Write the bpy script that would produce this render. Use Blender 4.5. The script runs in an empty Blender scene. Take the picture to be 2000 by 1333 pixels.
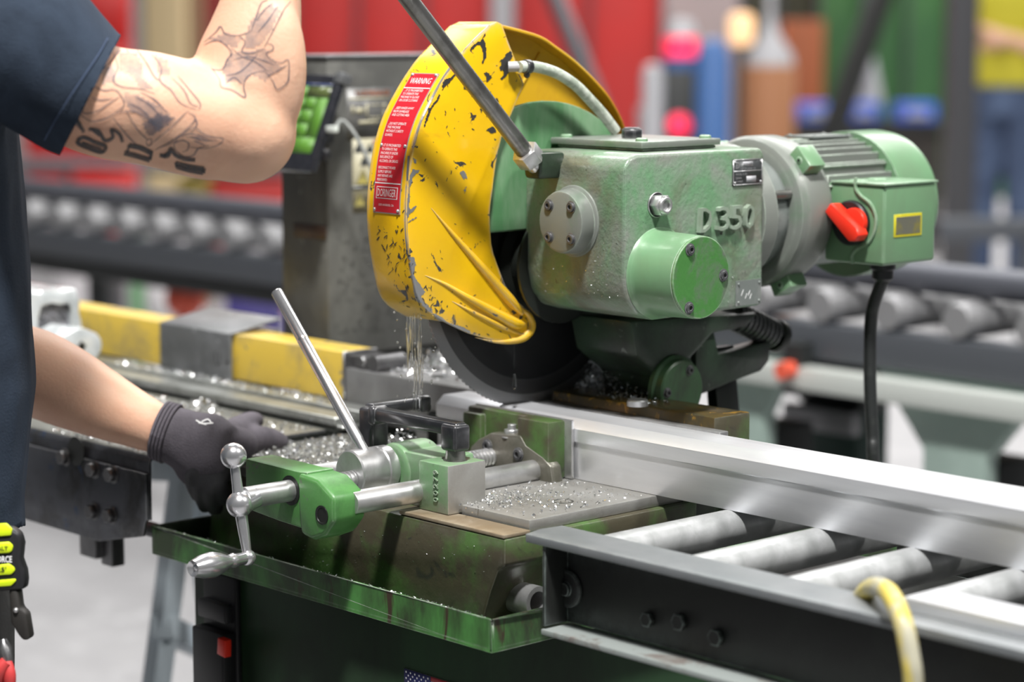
import bpy, bmesh, math, random
from mathutils import Vector, Matrix
from mathutils.bvhtree import BVHTree
V = Vector
PI = math.pi
S = bpy.context.scene
COL = S.collection
random.seed(7)

# ------------------------------------------------------------------ camera, world, lights, exposure
CAM = V((2.035, -1.905, 1.5))
FPX = 4580.0
PITCH = math.atan(626 / FPX)
AZ = math.radians(137.4)
FWD = V((math.cos(AZ) * math.cos(PITCH), math.sin(AZ) * math.cos(PITCH), -math.sin(PITCH)))
RGT = FWD.cross(V((0, 0, 1))).normalized()
UPV = RGT.cross(FWD)
cd = bpy.data.cameras.new('camera')
cd.sensor_width = 36
cd.lens = 36 * FPX / 2000
cd.clip_start = 0.05
cd.clip_end = 200
cd.dof.use_dof = True
cd.dof.focus_distance = 2.55
cd.dof.aperture_fstop = 2.8
cam = bpy.data.objects.new('camera', cd)
COL.objects.link(cam)
cam.matrix_world = Matrix((
    (RGT.x, UPV.x, -FWD.x, CAM.x), (RGT.y, UPV.y, -FWD.y, CAM.y),
    (RGT.z, UPV.z, -FWD.z, CAM.z), (0, 0, 0, 1)))
S.camera = cam

w = bpy.data.worlds.new('hall_air')
S.world = w
w.use_nodes = True
w.node_tree.nodes['Background'].inputs[0].default_value = (0.93, 0.97, 1.0, 1)
w.node_tree.nodes['Background'].inputs[1].default_value = 0.11


def area(name, loc, target, size, power, col=(1, 1, 1), sy=None):
    l = bpy.data.lights.new(name, 'AREA')
    l.energy = power
    l.size = size
    l.color = col
    if sy:
        l.shape = 'RECTANGLE'
        l.size_y = sy
    o = bpy.data.objects.new(name, l)
    COL.objects.link(o)
    o.location = loc
    o.rotation_euler = (V(target) - V(loc)).to_track_quat('-Z', 'Y').to_euler()
    return o


area('high_bay_lamp', (1.75, -1.75, 5.9), (0, -0.1, 1.05), 0.5, 580, (1, 0.985, 0.96))
area('high_bay_lamp', (4.2, 2.2, 6.0), (0.3, 0.0, 1.1), 0.9, 220, (1, 0.98, 0.95))
area('high_bay_lamp', (-2.6, 5.5, 6.5), (-2.6, 5.5, 0), 5, 430, (1, 0.98, 0.96), 3)
area('high_bay_lamp', (-4.5, 13.5, 7), (-5.5, 14.5, 0), 6, 1050, (1, 0.98, 0.96), 4)
area('high_bay_lamp', (-12, 9.5, 7), (-13, 10.5, 0), 6, 1100, (1, 0.98, 0.96), 4)
area('high_bay_lamp', (-4.0, 1.5, 6.0), (-4, 2.5, 0), 3, 200, (1, 0.98, 0.96), 2)

S.view_settings.view_transform = 'Standard'
S.view_settings.look = 'None'
S.view_settings.gamma = 1
S.view_settings.use_curve_mapping = False
S.view_settings.exposure = 0.0


# ------------------------------------------------------------------ measuring: a photo point on a real plane of the place
def at(px, py, ax, v):
    d = FWD + RGT * ((px - 1000) / FPX) - UPV * ((py - 666.5) / FPX)
    i = 'xyz'.index(ax)
    return CAM + d * ((v - CAM[i]) / d[i])


def atd(px, py, depth):
    return CAM + (FWD + RGT * ((px - 1000) / FPX) - UPV * ((py - 666.5) / FPX)) * depth


def atg(px, depth):
    """point of the floor below a photo column, at a given depth"""
    p = atd(px, 600, depth)
    return V((p.x, p.y, 0))


# ------------------------------------------------------------------ materials
def nt(name):
    m = bpy.data.materials.new(name)
    m.use_nodes = True
    t = m.node_tree
    return m, t, t.nodes['Principled BSDF']


def c4(c):
    return (c[0], c[1], c[2], 1)


def noise(t, vec, scale, detail=6, rough=0.6, dist=0.0):
    n = t.nodes.new('ShaderNodeTexNoise')
    n.inputs['Scale'].default_value = scale
    n.inputs['Detail'].default_value = detail
    n.inputs['Roughness'].default_value = rough
    n.inputs['Distortion'].default_value = dist
    t.links.new(vec, n.inputs['Vector'])
    return n.outputs['Fac']


def ramp(t, fac, lo, hi, a=0.0, b=1.0):
    r = t.nodes.new('ShaderNodeMapRange')
    r.inputs[1].default_value = lo
    r.inputs[2].default_value = hi
    r.inputs[3].default_value = a
    r.inputs[4].default_value = b
    t.links.new(fac, r.inputs[0])
    return r.outputs[0]


def mixc(t, fac, a, b):
    m = t.nodes.new('ShaderNodeMix')
    m.data_type = 'RGBA'
    for s, v in ((m.inputs[6], a), (m.inputs[7], b)):
        if isinstance(v, tuple):
            s.default_value = c4(v)
        else:
            t.links.new(v, s)
    if isinstance(fac, float):
        m.inputs[0].default_value = fac
    else:
        t.links.new(fac, m.inputs[0])
    return m.outputs[2]


def coords(t, sc=None, kind='Object'):
    c = t.nodes.new('ShaderNodeTexCoord').outputs[kind]
    if sc:
        mp = t.nodes.new('ShaderNodeMapping')
        mp.inputs['Scale'].default_value = sc
        t.links.new(c, mp.inputs[0])
        return mp.outputs[0]
    return c


def mat(name, col, rough=0.5, metal=0.0, col2=None, scale=12, lo=0.45, hi=0.62, chip=None, cscale=55,
        clo=0.66, chi=0.69, edge=None, erad=0.0022, bump=0.0, bscale=90, stretch=None, rvar=0.0, emit=None,
        coat=0.0, grime=None, gscale=5, glo=0.5, ghi=0.75, mixmetal=False, spec=0.5, sub=0.0, cluster=0):
    m, t, p = nt(name)
    p.inputs['Roughness'].default_value = rough
    p.inputs['Metallic'].default_value = metal
    p.inputs['Specular IOR Level'].default_value = spec
    if coat:
        p.inputs['Coat Weight'].default_value = coat
        p.inputs['Coat Roughness'].default_value = 0.15
    if sub:
        p.inputs['Subsurface Weight'].default_value = sub
        p.inputs['Subsurface Radius'].default_value = (0.02, 0.008, 0.004)
        p.inputs['Subsurface Scale'].default_value = 0.5
    vec = coords(t, stretch)
    c = col
    if col2:
        c = mixc(t, ramp(t, noise(t, vec, scale, 8, 0.65, 0.4), lo, hi), c, col2)
    if grime:
        c = mixc(t, ramp(t, noise(t, vec, gscale, 4, 0.6, 0.8), glo, ghi), c, grime)
    wear = None
    if chip:
        fine = noise(t, vec, cscale, 4, 0.6, 1.2)
        if cluster:
            ad2 = t.nodes.new('ShaderNodeMath')
            ad2.operation = 'MULTIPLY_ADD'
            t.links.new(noise(t, vec, cluster, 3, 0.6), ad2.inputs[0])
            ad2.inputs[1].default_value = 0.55
            t.links.new(fine, ad2.inputs[2])
            fine = ad2.outputs[0]
            clo, chi = clo + 0.275, chi + 0.275
        wear = ramp(t, fine, clo, chi)
        c = mixc(t, wear, c, chip)
    if edge:
        bv = t.nodes.new('ShaderNodeBevel')
        bv.samples = 4
        bv.inputs['Radius'].default_value = erad
        geo = t.nodes.new('ShaderNodeNewGeometry')
        dt = t.nodes.new('ShaderNodeVectorMath')
        dt.operation = 'DOT_PRODUCT'
        t.links.new(bv.outputs[0], dt.inputs[0])
        t.links.new(geo.outputs['True Normal'], dt.inputs[1])
        e1 = ramp(t, dt.outputs['Value'], 0.985, 0.86)
        e2 = ramp(t, noise(t, vec, 60, 5, 0.7), 0.32, 0.62)
        ml = t.nodes.new('ShaderNodeMath')
        ml.operation = 'MULTIPLY'
        t.links.new(e1, ml.inputs[0])
        t.links.new(e2, ml.inputs[1])
        c = mixc(t, ml.outputs[0], c, edge)
    if isinstance(c, tuple):
        p.inputs['Base Color'].default_value = c4(c)
    else:
        t.links.new(c, p.inputs['Base Color'])
    if rvar:
        t.links.new(ramp(t, noise(t, vec, scale * 1.7, 5, 0.6), 0.3, 0.7, rough - rvar, rough + rvar), p.inputs['Roughness'])
    if bump:
        b = t.nodes.new('ShaderNodeBump')
        b.inputs['Strength'].default_value = bump
        b.inputs['Distance'].default_value = 0.002
        t.links.new(noise(t, vec, bscale, 4, 0.55), b.inputs['Height'])
        t.links.new(b.outputs[0], p.inputs['Normal'])
    if emit:
        p.inputs['Emission Color'].default_value = c4(col)
        p.inputs['Emission Strength'].default_value = emit
    return m


GREY_WORN = (0.30, 0.31, 0.29)
m_green = mat('green_machine_paint', (0.125, 0.25, 0.135), 0.36, 0, (0.215, 0.235, 0.205), 12, 0.40, 0.62,
              chip=(0.05, 0.065, 0.045), cscale=110, clo=0.66, chi=0.72, edge=(0.42, 0.52, 0.42), bump=0.5, bscale=170, coat=0.3,
              grime=(0.12, 0.125, 0.085), gscale=10, glo=0.50, ghi=0.72)
m_green_mid = mat('green_guard_paint', (0.075, 0.20, 0.085), 0.42, 0, (0.15, 0.26, 0.15), 20, 0.45, 0.65, bump=0.2,
                  edge=(0.45, 0.55, 0.45), stretch=(1, 1, 0.25))
m_green_vivid = mat('vivid_green_paint', (0.075, 0.225, 0.06), 0.42, 0, (0.035, 0.10, 0.03), 14, 0.48, 0.68,
                    chip=(0.13, 0.13, 0.115), cscale=45, clo=0.64, chi=0.68, edge=(0.55, 0.66, 0.52), bump=0.15)
m_green_cover = mat('fresh_green_paint', (0.055, 0.19, 0.042), 0.42, 0, (0.13, 0.145, 0.125), 13, 0.46, 0.58,
                    edge=(0.5, 0.6, 0.48), bump=0.25, bscale=200)
m_green_light = mat('pale_green_paint', (0.155, 0.30, 0.16), 0.34, 0, (0.145, 0.23, 0.135), 10, 0.4, 0.7,
                    edge=(0.66, 0.76, 0.66), coat=0.3)
m_green_worn = mat('grey_worn_green_paint', (0.195, 0.21, 0.19), 0.36, 0.1, (0.12, 0.195, 0.125), 9, 0.52, 0.68,
                   edge=(0.5, 0.6, 0.5), bump=0.1)
m_bed = mat('dirty_green_cast_bed', (0.065, 0.135, 0.035), 0.42, 0, (0.062, 0.055, 0.034), 9, 0.40, 0.56,
            chip=(0.03, 0.03, 0.025), cscale=30, clo=0.62, chi=0.72, edge=(0.28, 0.28, 0.24), bump=0.35, bscale=60)
m_tray = mat('scraped_green_tray_paint', (0.07, 0.23, 0.055), 0.42, 0, (0.028, 0.045, 0.02), 9, 0.40, 0.56,
             chip=(0.045, 0.03, 0.018), cscale=32, clo=0.60, chi=0.66, edge=(0.5, 0.56, 0.48), stretch=(1, 1, 0.35))
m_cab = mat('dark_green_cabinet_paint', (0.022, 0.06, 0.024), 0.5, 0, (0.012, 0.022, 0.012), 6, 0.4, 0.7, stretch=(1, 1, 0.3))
m_yellow = mat('chipped_yellow_paint', (0.80, 0.475, 0.003), 0.33, 0, (0.76, 0.40, 0.004), 9, 0.5, 0.75,
               chip=(0.045, 0.042, 0.04), cscale=48, clo=0.645, chi=0.66, cluster=11, erad=0.0042, edge=(0.42, 0.42, 0.43),
               grime=(0.48, 0.25, 0.01), gscale=14, glo=0.62, ghi=0.80, coat=0.3, bump=0.06, bscale=60)
m_yellow_far = mat('darker_yellow_paint', (0.62, 0.36, 0.01), 0.45, 0, (0.50, 0.27, 0.015), 10, 0.45, 0.7)  # rear half of the guard, a darker yellow than the front
m_yellow_beam = mat('scuffed_yellow_beam_paint', (0.60, 0.42, 0.06), 0.45, 0, (0.30, 0.235, 0.10), 13, 0.5, 0.72,
                    chip=(0.16, 0.15, 0.13), cscale=36, clo=0.62, chi=0.68, edge=(0.6, 0.5, 0.25))
m_steel = mat('machined_steel', (0.62, 0.62, 0.63), 0.36, 0.8, (0.42, 0.42, 0.415), 18, 0.4, 0.7, rvar=0.1, bump=0.05)
m_chrome = mat('polished_steel', (0.80, 0.80, 0.82), 0.24, 0.88, (0.68, 0.68, 0.70), 22, 0.4, 0.7)
m_plate = mat('scratched_ground_plate', (0.36, 0.355, 0.34), 0.40, 0.5, (0.26, 0.25, 0.225), 12, 0.42, 0.7, bump=0.12, bscale=200, edge=(0.6, 0.6, 0.58))
m_cast = mat('oily_grey_casting', (0.17, 0.16, 0.135), 0.38, 0.4, (0.10, 0.10, 0.075), 16, 0.42, 0.62, edge=(0.45, 0.44, 0.41), bump=0.35, bscale=120)
m_table = mat('oily_steel_table', (0.25, 0.25, 0.225), 0.32, 0.45, (0.16, 0.16, 0.145), 14, 0.4, 0.7, bump=0.2)
m_rust = mat('rusty_oiled_steel', (0.30, 0.23, 0.15), 0.4, 0.4, (0.42, 0.36, 0.27), 15, 0.45, 0.65, bump=0.2)
m_rust_dark = mat('brown_oily_casting_top', (0.10, 0.068, 0.022), 0.22, 0.2, (0.05, 0.045, 0.03), 18, 0.42, 0.62, chip=(0.30, 0.17, 0.03), cscale=40, clo=0.60, chi=0.66)
m_darksteel = mat('dark_worn_steel', (0.16, 0.16, 0.165), 0.38, 0.75, (0.075, 0.075, 0.08), 16, 0.45, 0.65, edge=(0.45, 0.45, 0.45), bump=0.15)
m_gunmetal = mat('grey_gunmetal_rod', (0.27, 0.265, 0.255), 0.36, 0.9, (0.17, 0.165, 0.155), 30, 0.45, 0.65, bump=0.15, bscale=200)
m_black = mat('black_oxide_metal', (0.02, 0.021, 0.024), 0.3, 0.1, (0.045, 0.045, 0.05), 30, 0.5, 0.7, edge=(0.32, 0.32, 0.33), coat=0.3)
m_blackpl = mat('black_plastic', (0.015, 0.015, 0.017), 0.4, 0)
m_rubber = mat('black_rubber_cable', (0.02, 0.022, 0.022), 0.4, 0, (0.05, 0.055, 0.05), 40, 0.55, 0.7)
m_void = mat('black_oily_cast_iron', (0.012, 0.014, 0.012), 0.35, 0.0, (0.02, 0.028, 0.02), 12, 0.5, 0.7)
m_darkgreen = mat('oily_dark_green_casting_and_shade', (0.035, 0.062, 0.038), 0.33, 0, (0.022, 0.026, 0.022), 12, 0.42, 0.65, chip=(0.13, 0.15, 0.13), cscale=60, clo=0.66, chi=0.70, bump=0.25)
m_pivotgreen = mat('green_pivot_cover_paint', (0.05, 0.11, 0.05), 0.4, 0, (0.04, 0.05, 0.035), 14, 0.48, 0.6)
m_blade = mat('dark_saw_blade_steel', (0.03, 0.031, 0.033), 0.40, 0.6, (0.05, 0.051, 0.053), 4, 0.4, 0.7)
m_rim = mat('worn_lit_rim_steel', (0.11, 0.11, 0.113), 0.36, 0.8, None)  # worn rim; the lit blur of spinning teeth is put into the paler colour
m_rim2 = mat('ground_lit_tooth_steel', (0.30, 0.30, 0.305), 0.38, 0.85, None)  # outermost ring, palest: the same lit blur painted over the teeth
m_bar = mat('mill_finish_aluminium', (0.86, 0.87, 0.90), 0.36, 0.62, (0.72, 0.73, 0.77), 5, 0.4, 0.65, stretch=(0.25, 3, 3), rvar=0.07)
m_roller = mat('galvanised_roller_steel', (0.50, 0.51, 0.515), 0.46, 0.45, (0.36, 0.37, 0.37), 26, 0.4, 0.65, rvar=0.08, bump=0.08)
m_rail = mat('grey_painted_rail_steel', (0.20, 0.215, 0.225), 0.42, 0.3, (0.26, 0.27, 0.28), 12, 0.4, 0.7, edge=(0.5, 0.55, 0.53))
m_web = mat('black_painted_channel_steel_and_shade', (0.014, 0.015, 0.014), 0.5, 0.0, (0.022, 0.025, 0.022), 10, 0.5, 0.7, edge=(0.40, 0.48, 0.45))
m_flange = mat('scraped_pale_flange_steel', (0.40, 0.44, 0.425), 0.42, 0.3, (0.26, 0.23, 0.21), 18, 0.55, 0.66)
m_fence = mat('ground_grey_fence_steel', (0.36, 0.36, 0.365), 0.38, 0.7, (0.27, 0.27, 0.27), 12, 0.42, 0.65, bump=0.08, edge=(0.7, 0.7, 0.7))
m_extr = mat('dull_aluminium_extrusion', (0.50, 0.515, 0.50), 0.36, 0.8, (0.32, 0.33, 0.31), 22, 0.45, 0.65)
m_saddle = mat('scuffed_dark_grey_sheet_metal', (0.13, 0.135, 0.14), 0.38, 0.35, (0.20, 0.205, 0.215), 15, 0.45, 0.65, chip=(0.33, 0.34, 0.35), cscale=50, clo=0.66, chi=0.7, edge=(0.42, 0.43, 0.46), bump=0.12)
m_column = mat('smeared_dark_grey_cabinet_paint', (0.085, 0.085, 0.08), 0.36, 0.1, (0.16, 0.16, 0.145), 11, 0.45, 0.7, chip=(0.26, 0.26, 0.25), cscale=60, clo=0.68, chi=0.71, edge=(0.35, 0.35, 0.34), stretch=(1, 1, 0.6))
m_channel = mat('oily_dark_blue_grey_channel', (0.095, 0.10, 0.115), 0.34, 0.55, (0.05, 0.05, 0.052), 14, 0.45, 0.62, chip=(0.04, 0.07, 0.14), cscale=18, clo=0.64, chi=0.70, edge=(0.45, 0.46, 0.47), bump=0.2)
m_red = mat('red_switch_plastic', (0.80, 0.03, 0.012), 0.34, 0)
m_white = mat('white_print', (0.82, 0.82, 0.82), 0.5, 0)
m_label = mat('red_printed_label', (0.60, 0.018, 0.03), 0.35, 0, (0.50, 0.015, 0.028), 20, 0.4, 0.7)
m_aluedge = mat('bright_label_border', (0.55, 0.55, 0.56), 0.35, 0.6)
m_nameplate = mat('black_nameplate', (0.055, 0.06, 0.062), 0.35, 0.2)
m_plategrey = mat('overpainted_grey_green_plate', (0.17, 0.19, 0.18), 0.4, 0.1, (0.22, 0.235, 0.225), 40, 0.5, 0.6)
m_braid = mat('clear_braided_hose', (0.36, 0.41, 0.34), 0.35, 0, (0.52, 0.56, 0.49), 70, 0.45, 0.55, bump=0.3, bscale=260)
m_yellowlab = mat('yellow_label_border', (0.62, 0.55, 0.02), 0.4, 0)
m_labgrey = mat('worn_dark_label', (0.13, 0.13, 0.10), 0.45, 0, (0.20, 0.18, 0.05), 60, 0.5, 0.65)
m_screen = mat('lit_green_display', (0.07, 0.18, 0.02), 0.5, 0, emit=0.42)
m_screen_dark = mat('dim_olive_display', (0.07, 0.09, 0.03), 0.25, 0, emit=0.4)
m_screen_blue = mat('dim_blue_display', (0.03, 0.045, 0.12), 0.25, 0, emit=0.5)
m_tablet = mat('black_tablet_shell', (0.016, 0.017, 0.022), 0.25, 0, (0.03, 0.03, 0.038), 60, 0.5, 0.7, coat=0.4)
m_whitepl = mat('white_cable_plastic', (0.62, 0.66, 0.62), 0.4, 0)
m_greycable = mat('grey_cable_plastic', (0.20, 0.21, 0.20), 0.4, 0)
m_orange = mat('faded_orange_print', (0.36, 0.10, 0.03), 0.5, 0, (0.16, 0.08, 0.05), 30, 0.45, 0.6)
m_cream = mat('smeared_cream_print', (0.42, 0.39, 0.27), 0.5, 0, (0.22, 0.21, 0.16), 24, 0.5, 0.7)
m_dullyel = mat('smeared_yellow_print', (0.42, 0.36, 0.10), 0.5, 0, (0.20, 0.18, 0.08), 30, 0.5, 0.7)
m_panelgrey = mat('printed_dark_panel', (0.11, 0.11, 0.108), 0.4, 0, (0.16, 0.16, 0.15), 24, 0.45, 0.7)
m_hose = mat('yellow_rubber_hose', (0.62, 0.50, 0.10), 0.42, 0, (0.45, 0.43, 0.33), 14, 0.46, 0.58, stretch=(2.4, 2.4, 0.5))
m_hosegrey = mat('grey_hose_band', (0.36, 0.36, 0.33), 0.45, 0)
m_skin = mat('skin', (0.74, 0.45, 0.31), 0.48, 0, (0.66, 0.36, 0.24), 11, 0.45, 0.68, bump=0.22, bscale=260, sub=0.12)
m_shirt = mat('faded_navy_cotton', (0.030, 0.043, 0.066), 0.9, 0, (0.016, 0.023, 0.036), 10, 0.45, 0.7, bump=0.3, bscale=420, spec=0.2)
m_glove = mat('grey_knit_glove', (0.125, 0.113, 0.132), 0.8, 0, (0.08, 0.072, 0.084), 12, 0.45, 0.65, bump=0.6, bscale=480, spec=0.25)
m_glovecoat = mat('dark_coated_glove_palm', (0.022, 0.022, 0.025), 0.6, 0, (0.04, 0.04, 0.043), 30, 0.5, 0.7, bump=0.3, bscale=300)
m_trouser = mat('charcoal_work_trousers', (0.045, 0.045, 0.045), 0.85, 0, (0.12, 0.12, 0.115), 9, 0.5, 0.7, bump=0.3, bscale=300, spec=0.2)
m_boot = mat('black_boot_leather', (0.02, 0.018, 0.016), 0.5, 0)
m_hair = mat('short_dark_hair', (0.05, 0.035, 0.028), 0.7, 0)
m_lime = mat('lime_yellow_plastic', (0.62, 0.78, 0.01), 0.4, 0)
m_redgrip = mat('red_rubber_grip', (0.55, 0.05, 0.05), 0.45, 0)
m_chip = mat('bright_aluminium_swarf', (0.80, 0.81, 0.82), 0.22, 0.95)
m_chipdark = mat('wet_dark_swarf', (0.55, 0.60, 0.64), 0.3, 0.6)
m_wrap = mat('glossy_white_plastic_wrap', (0.60, 0.63, 0.64), 0.18, 0.15, (0.42, 0.45, 0.46), 20, 0.4, 0.6, coat=0.5)
m_wrapin = mat('grey_extrusion_end', (0.16, 0.165, 0.18), 0.4, 0.4, (0.3, 0.3, 0.33), 60, 0.5, 0.6)
m_sage = mat('sage_green_conveyor_paint', (0.36, 0.46, 0.415), 0.5, 0, (0.30, 0.39, 0.35), 5, 0.4, 0.7)
m_bgrail = mat('dark_grey_conveyor_rail', (0.085, 0.092, 0.105), 0.45, 0.2)
m_bgblack = mat('black_conveyor_frame', (0.02, 0.022, 0.022), 0.5, 0)
m_bglight = mat('light_grey_roller', (0.30, 0.30, 0.31), 0.45, 0.4)
m_stand = mat('blue_grey_stand_paint', (0.60, 0.68, 0.74), 0.5, 0)
m_redcurt = mat('red_workshop_panel', (0.50, 0.025, 0.022), 0.55, 0, (0.40, 0.03, 0.028), 1.2, 0.4, 0.7)
m_redbright = mat('bright_red_cabinet_paint', (0.66, 0.02, 0.018), 0.4, 0)
m_greencurt = mat('green_welding_curtain', (0.05, 0.16, 0.045), 0.5, 0, (0.02, 0.08, 0.035), 1.0, 0.4, 0.65)
m_tan = mat('tan_painted_column', (0.62, 0.48, 0.27), 0.6, 0)
m_wallgrey = mat('grey_hall_wall', (0.30, 0.24, 0.235), 0.7, 0, (0.22, 0.19, 0.19), 0.6, 0.4, 0.7)
m_brown = mat('brown_cardboard_drum', (0.36, 0.16, 0.075), 0.7, 0)
m_bluebin = mat('blue_plastic_bin', (0.04, 0.12, 0.62), 0.35, 0)
m_bluebottle = mat('blue_drum_paint', (0.05, 0.13, 0.33), 0.45, 0)
m_lampglow = mat('warm_lamp_glass', (1.0, 0.62, 0.33), 0.4, 0, emit=0.9)
m_beacon = mat('red_beacon_glass', (1.0, 0.03, 0.10), 0.3, 0, emit=1.0)
m_greyplast = mat('light_grey_plastic', (0.42, 0.42, 0.44), 0.45, 0)
m_yshirt = mat('yellow_work_shirt', (0.52, 0.46, 0.03), 0.8, 0)
m_jean = mat('blue_denim', (0.05, 0.075, 0.14), 0.85, 0, (0.11, 0.16, 0.27), 5, 0.5, 0.7)
m_ball = mat('orange_red_plastic', (0.75, 0.11, 0.06), 0.45, 0)
m_paper = mat('pale_scrap_material', (0.55, 0.52, 0.54), 0.7, 0)

# floor: pale sealed concrete with streaks
m_floor, t, p = nt('pale_sealed_concrete')
vec = coords(t)
c = mixc(t, ramp(t, noise(t, coords(t, (1, 3, 1)), 1.6, 6, 0.6), 0.35, 0.7), (0.43, 0.425, 0.435), (0.35, 0.345, 0.355))
c = mixc(t, ramp(t, noise(t, vec, 14, 4, 0.6), 0.55, 0.75), c, (0.52, 0.52, 0.53))
t.links.new(c, p.inputs['Base Color'])
t.links.new(ramp(t, noise(t, vec, 9, 4, 0.6), 0.3, 0.7, 0.35, 0.6), p.inputs['Roughness'])

# glass-clear coolant
m_water, t, p = nt('clear_coolant')
p.inputs['Base Color'].default_value = (0.95, 0.97, 0.97, 1)
p.inputs['Roughness'].default_value = 0.03
p.inputs['IOR'].default_value = 1.33
p.inputs['Transmission Weight'].default_value = 1.0

# tattoo ink: skin tone shows through the print
def ink(name, col, amount):
    m, t, p = nt(name)
    p.inputs['Roughness'].default_value = 0.5
    p.inputs['Base Color'].default_value = c4(col)
    tr = t.nodes.new('ShaderNodeBsdfTransparent')
    mx = t.nodes.new('ShaderNodeMixShader')
    n = noise(t, coords(t), 90, 4, 0.6)
    t.links.new(ramp(t, n, 0.3, 0.7, amount - 0.18, min(1, amount + 0.15)), mx.inputs[0])
    t.links.new(tr.outputs[0], mx.inputs[1])
    t.links.new(p.outputs[0], mx.inputs[2])
    t.links.new(mx.outputs[0], t.nodes['Material Output'].inputs[0])
    return m


m_ink = ink('blue_grey_tattoo_ink', (0.11, 0.11, 0.14), 0.60)
m_inkdark = ink('black_tattoo_ink', (0.06, 0.06, 0.065), 0.80)
m_inkpale = ink('faded_tattoo_shading', (0.20, 0.21, 0.24), 0.34)

# ------------------------------------------------------------------ geometry helpers
ORIG = {}


class G:
    """collects shapes; build() links them as ONE mesh object"""

    def __init__(self):
        self.bm = bmesh.new()

    def faces(self, pts, fs, m=0, smooth=True):
        vs = [self.bm.verts.new(p) for p in pts]
        out = []
        for f in fs:
            try:
                q = self.bm.faces.new([vs[i] for i in f])
                q.material_index = m
                q.smooth = smooth
                out.append(q)
            except ValueError:
                pass
        return out

    def box(self, x0, x1, y0, y1, z0, z1, m=0, mx=None):
        p = [V((x, y, z)) for x in (x0, x1) for y in (y0, y1) for z in (z0, z1)]
        if mx:
            p = [mx @ q for q in p]
        return self.faces(p, [(0, 1, 3, 2), (4, 6, 7, 5), (0, 4, 5, 1), (2, 3, 7, 6), (0, 2, 6, 4), (1, 5, 7, 3)], m)

    def prism(self, poly, ax, a0, a1, m=0, mtop=None):
        def to(p, a):
            if ax == 'x':
                return V((a, p[0], p[1]))
            if ax == 'y':
                return V((p[0], a, p[1]))
            return V((p[0], p[1], a))
        n = len(poly)
        pts = [to(p, a0) for p in poly] + [to(p, a1) for p in poly]
        fs = [tuple(range(n - 1, -1, -1)), tuple(range(n, 2 * n))]
        fs += [(i, (i + 1) % n, n + (i + 1) % n, n + i) for i in range(n)]
        q = self.faces(pts, fs, m)
        bmesh.ops.recalc_face_normals(self.bm, faces=q)
        if mtop is not None and len(q) > 1:
            q[1].material_index = mtop
        return q

    def ring(self, c, u, v, r, n):
        return [c + u * (math.cos(2 * PI * i / n) * r) + v * (math.sin(2 * PI * i / n) * r) for i in range(n)]

    def loft(self, rings, m=0, cap=True):
        n = len(rings[0])
        pts = [p for r in rings for p in r]
        fs = []
        for k in range(len(rings) - 1):
            for i in range(n):
                j = (i + 1) % n
                fs.append((k * n + i, k * n + j, (k + 1) * n + j, (k + 1) * n + i))
        if cap:
            fs.append(tuple(range(n - 1, -1, -1)))
            b = (len(rings) - 1) * n
            fs.append(tuple(range(b, b + n)))
        return self.faces(pts, fs, m)

    @staticmethod
    def frame(d):
        d = V(d).normalized()
        a = V((0, 0, 1)) if abs(d.z) < 0.9 else V((1, 0, 0))
        u = d.cross(a).normalized()
        return u, d.cross(u)

    def cyl(self, p0, p1, r0, r1=None, n=24, m=0, cap=True):
        p0, p1 = V(p0), V(p1)
        u, v = self.frame(p1 - p0)
        return self.loft([self.ring(p0, u, v, r0, n), self.ring(p1, u, v, r0 if r1 is None else r1, n)], m, cap)

    def lathe(self, o, d, prof, n=28, m=0):
        """prof: (distance along d, radius)"""
        o, d = V(o), V(d).normalized()
        u, v = self.frame(d)
        return self.loft([self.ring(o + d * h, u, v, max(r, 1e-5), n) for h, r in prof], m)

    def tube(self, pts, r, n=10, m=0, cap=True, sx=1.0):
        pts = [V(p) for p in pts]
        rs = r if isinstance(r, (list, tuple)) else [r] * len(pts)
        rings = []
        pu = None
        for i, p in enumerate(pts):
            d = (pts[min(i + 1, len(pts) - 1)] - pts[max(i - 1, 0)]).normalized()
            if pu is None:
                u, v = self.frame(d)
            else:
                u = (pu - d * pu.dot(d)).normalized()
                v = d.cross(u)
            pu = u
            rings.append(self.ring(p, u * sx, v, rs[i], n))
        return self.loft(rings, m, cap)

    def ball(self, c, r, m=0, n=16, k=10, mx=None):
        c = V(c)
        r = V(r) if isinstance(r, (tuple, list, Vector)) else V((r, r, r))
        rings = []
        for j in range(k + 1):
            a = PI * j / k
            q = [V((math.sin(a) * math.cos(2 * PI * i / n) * r.x, math.sin(a) * math.sin(2 * PI * i / n) * r.y, -math.cos(a) * r.z)) for i in range(n)]
            if j in (0, k):
                q = [V((p.x + 1e-5 * math.cos(i), p.y + 1e-5 * math.sin(i), p.z)) for i, p in enumerate(q)]
            rings.append([c + (mx @ p if mx else p) for p in q])
        return self.loft(rings, m)

    def bolt(self, p, d, r, h, m=0, n=6):
        return self.cyl(V(p), V(p) + V(d).normalized() * h, r, None, n, m)

    def bevel(self, wd, seg=2, ang=25):
        bm = self.bm
        bmesh.ops.remove_doubles(bm, verts=bm.verts, dist=1e-6)
        bm.normal_update()
        es = [e for e in bm.edges if len(e.link_faces) == 2 and e.calc_face_angle(0) > math.radians(ang)]
        if es:
            bmesh.ops.bevel(bm, geom=es, offset=wd, segments=seg, affect='EDGES', clamp_overlap=True, profile=0.5)
        return self

    def build(self, name, mats, parent=None, bev=None, sharp=38, label=None, clean=True):
        if bev:
            self.bevel(*bev) if isinstance(bev, tuple) else self.bevel(bev)
        bm = self.bm
        if clean:
            bmesh.ops.recalc_face_normals(bm, faces=bm.faces)
        me = bpy.data.meshes.new(name)
        bm.to_mesh(me)
        bm.free()
        return link(name, me, mats, parent, sharp, label)


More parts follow.
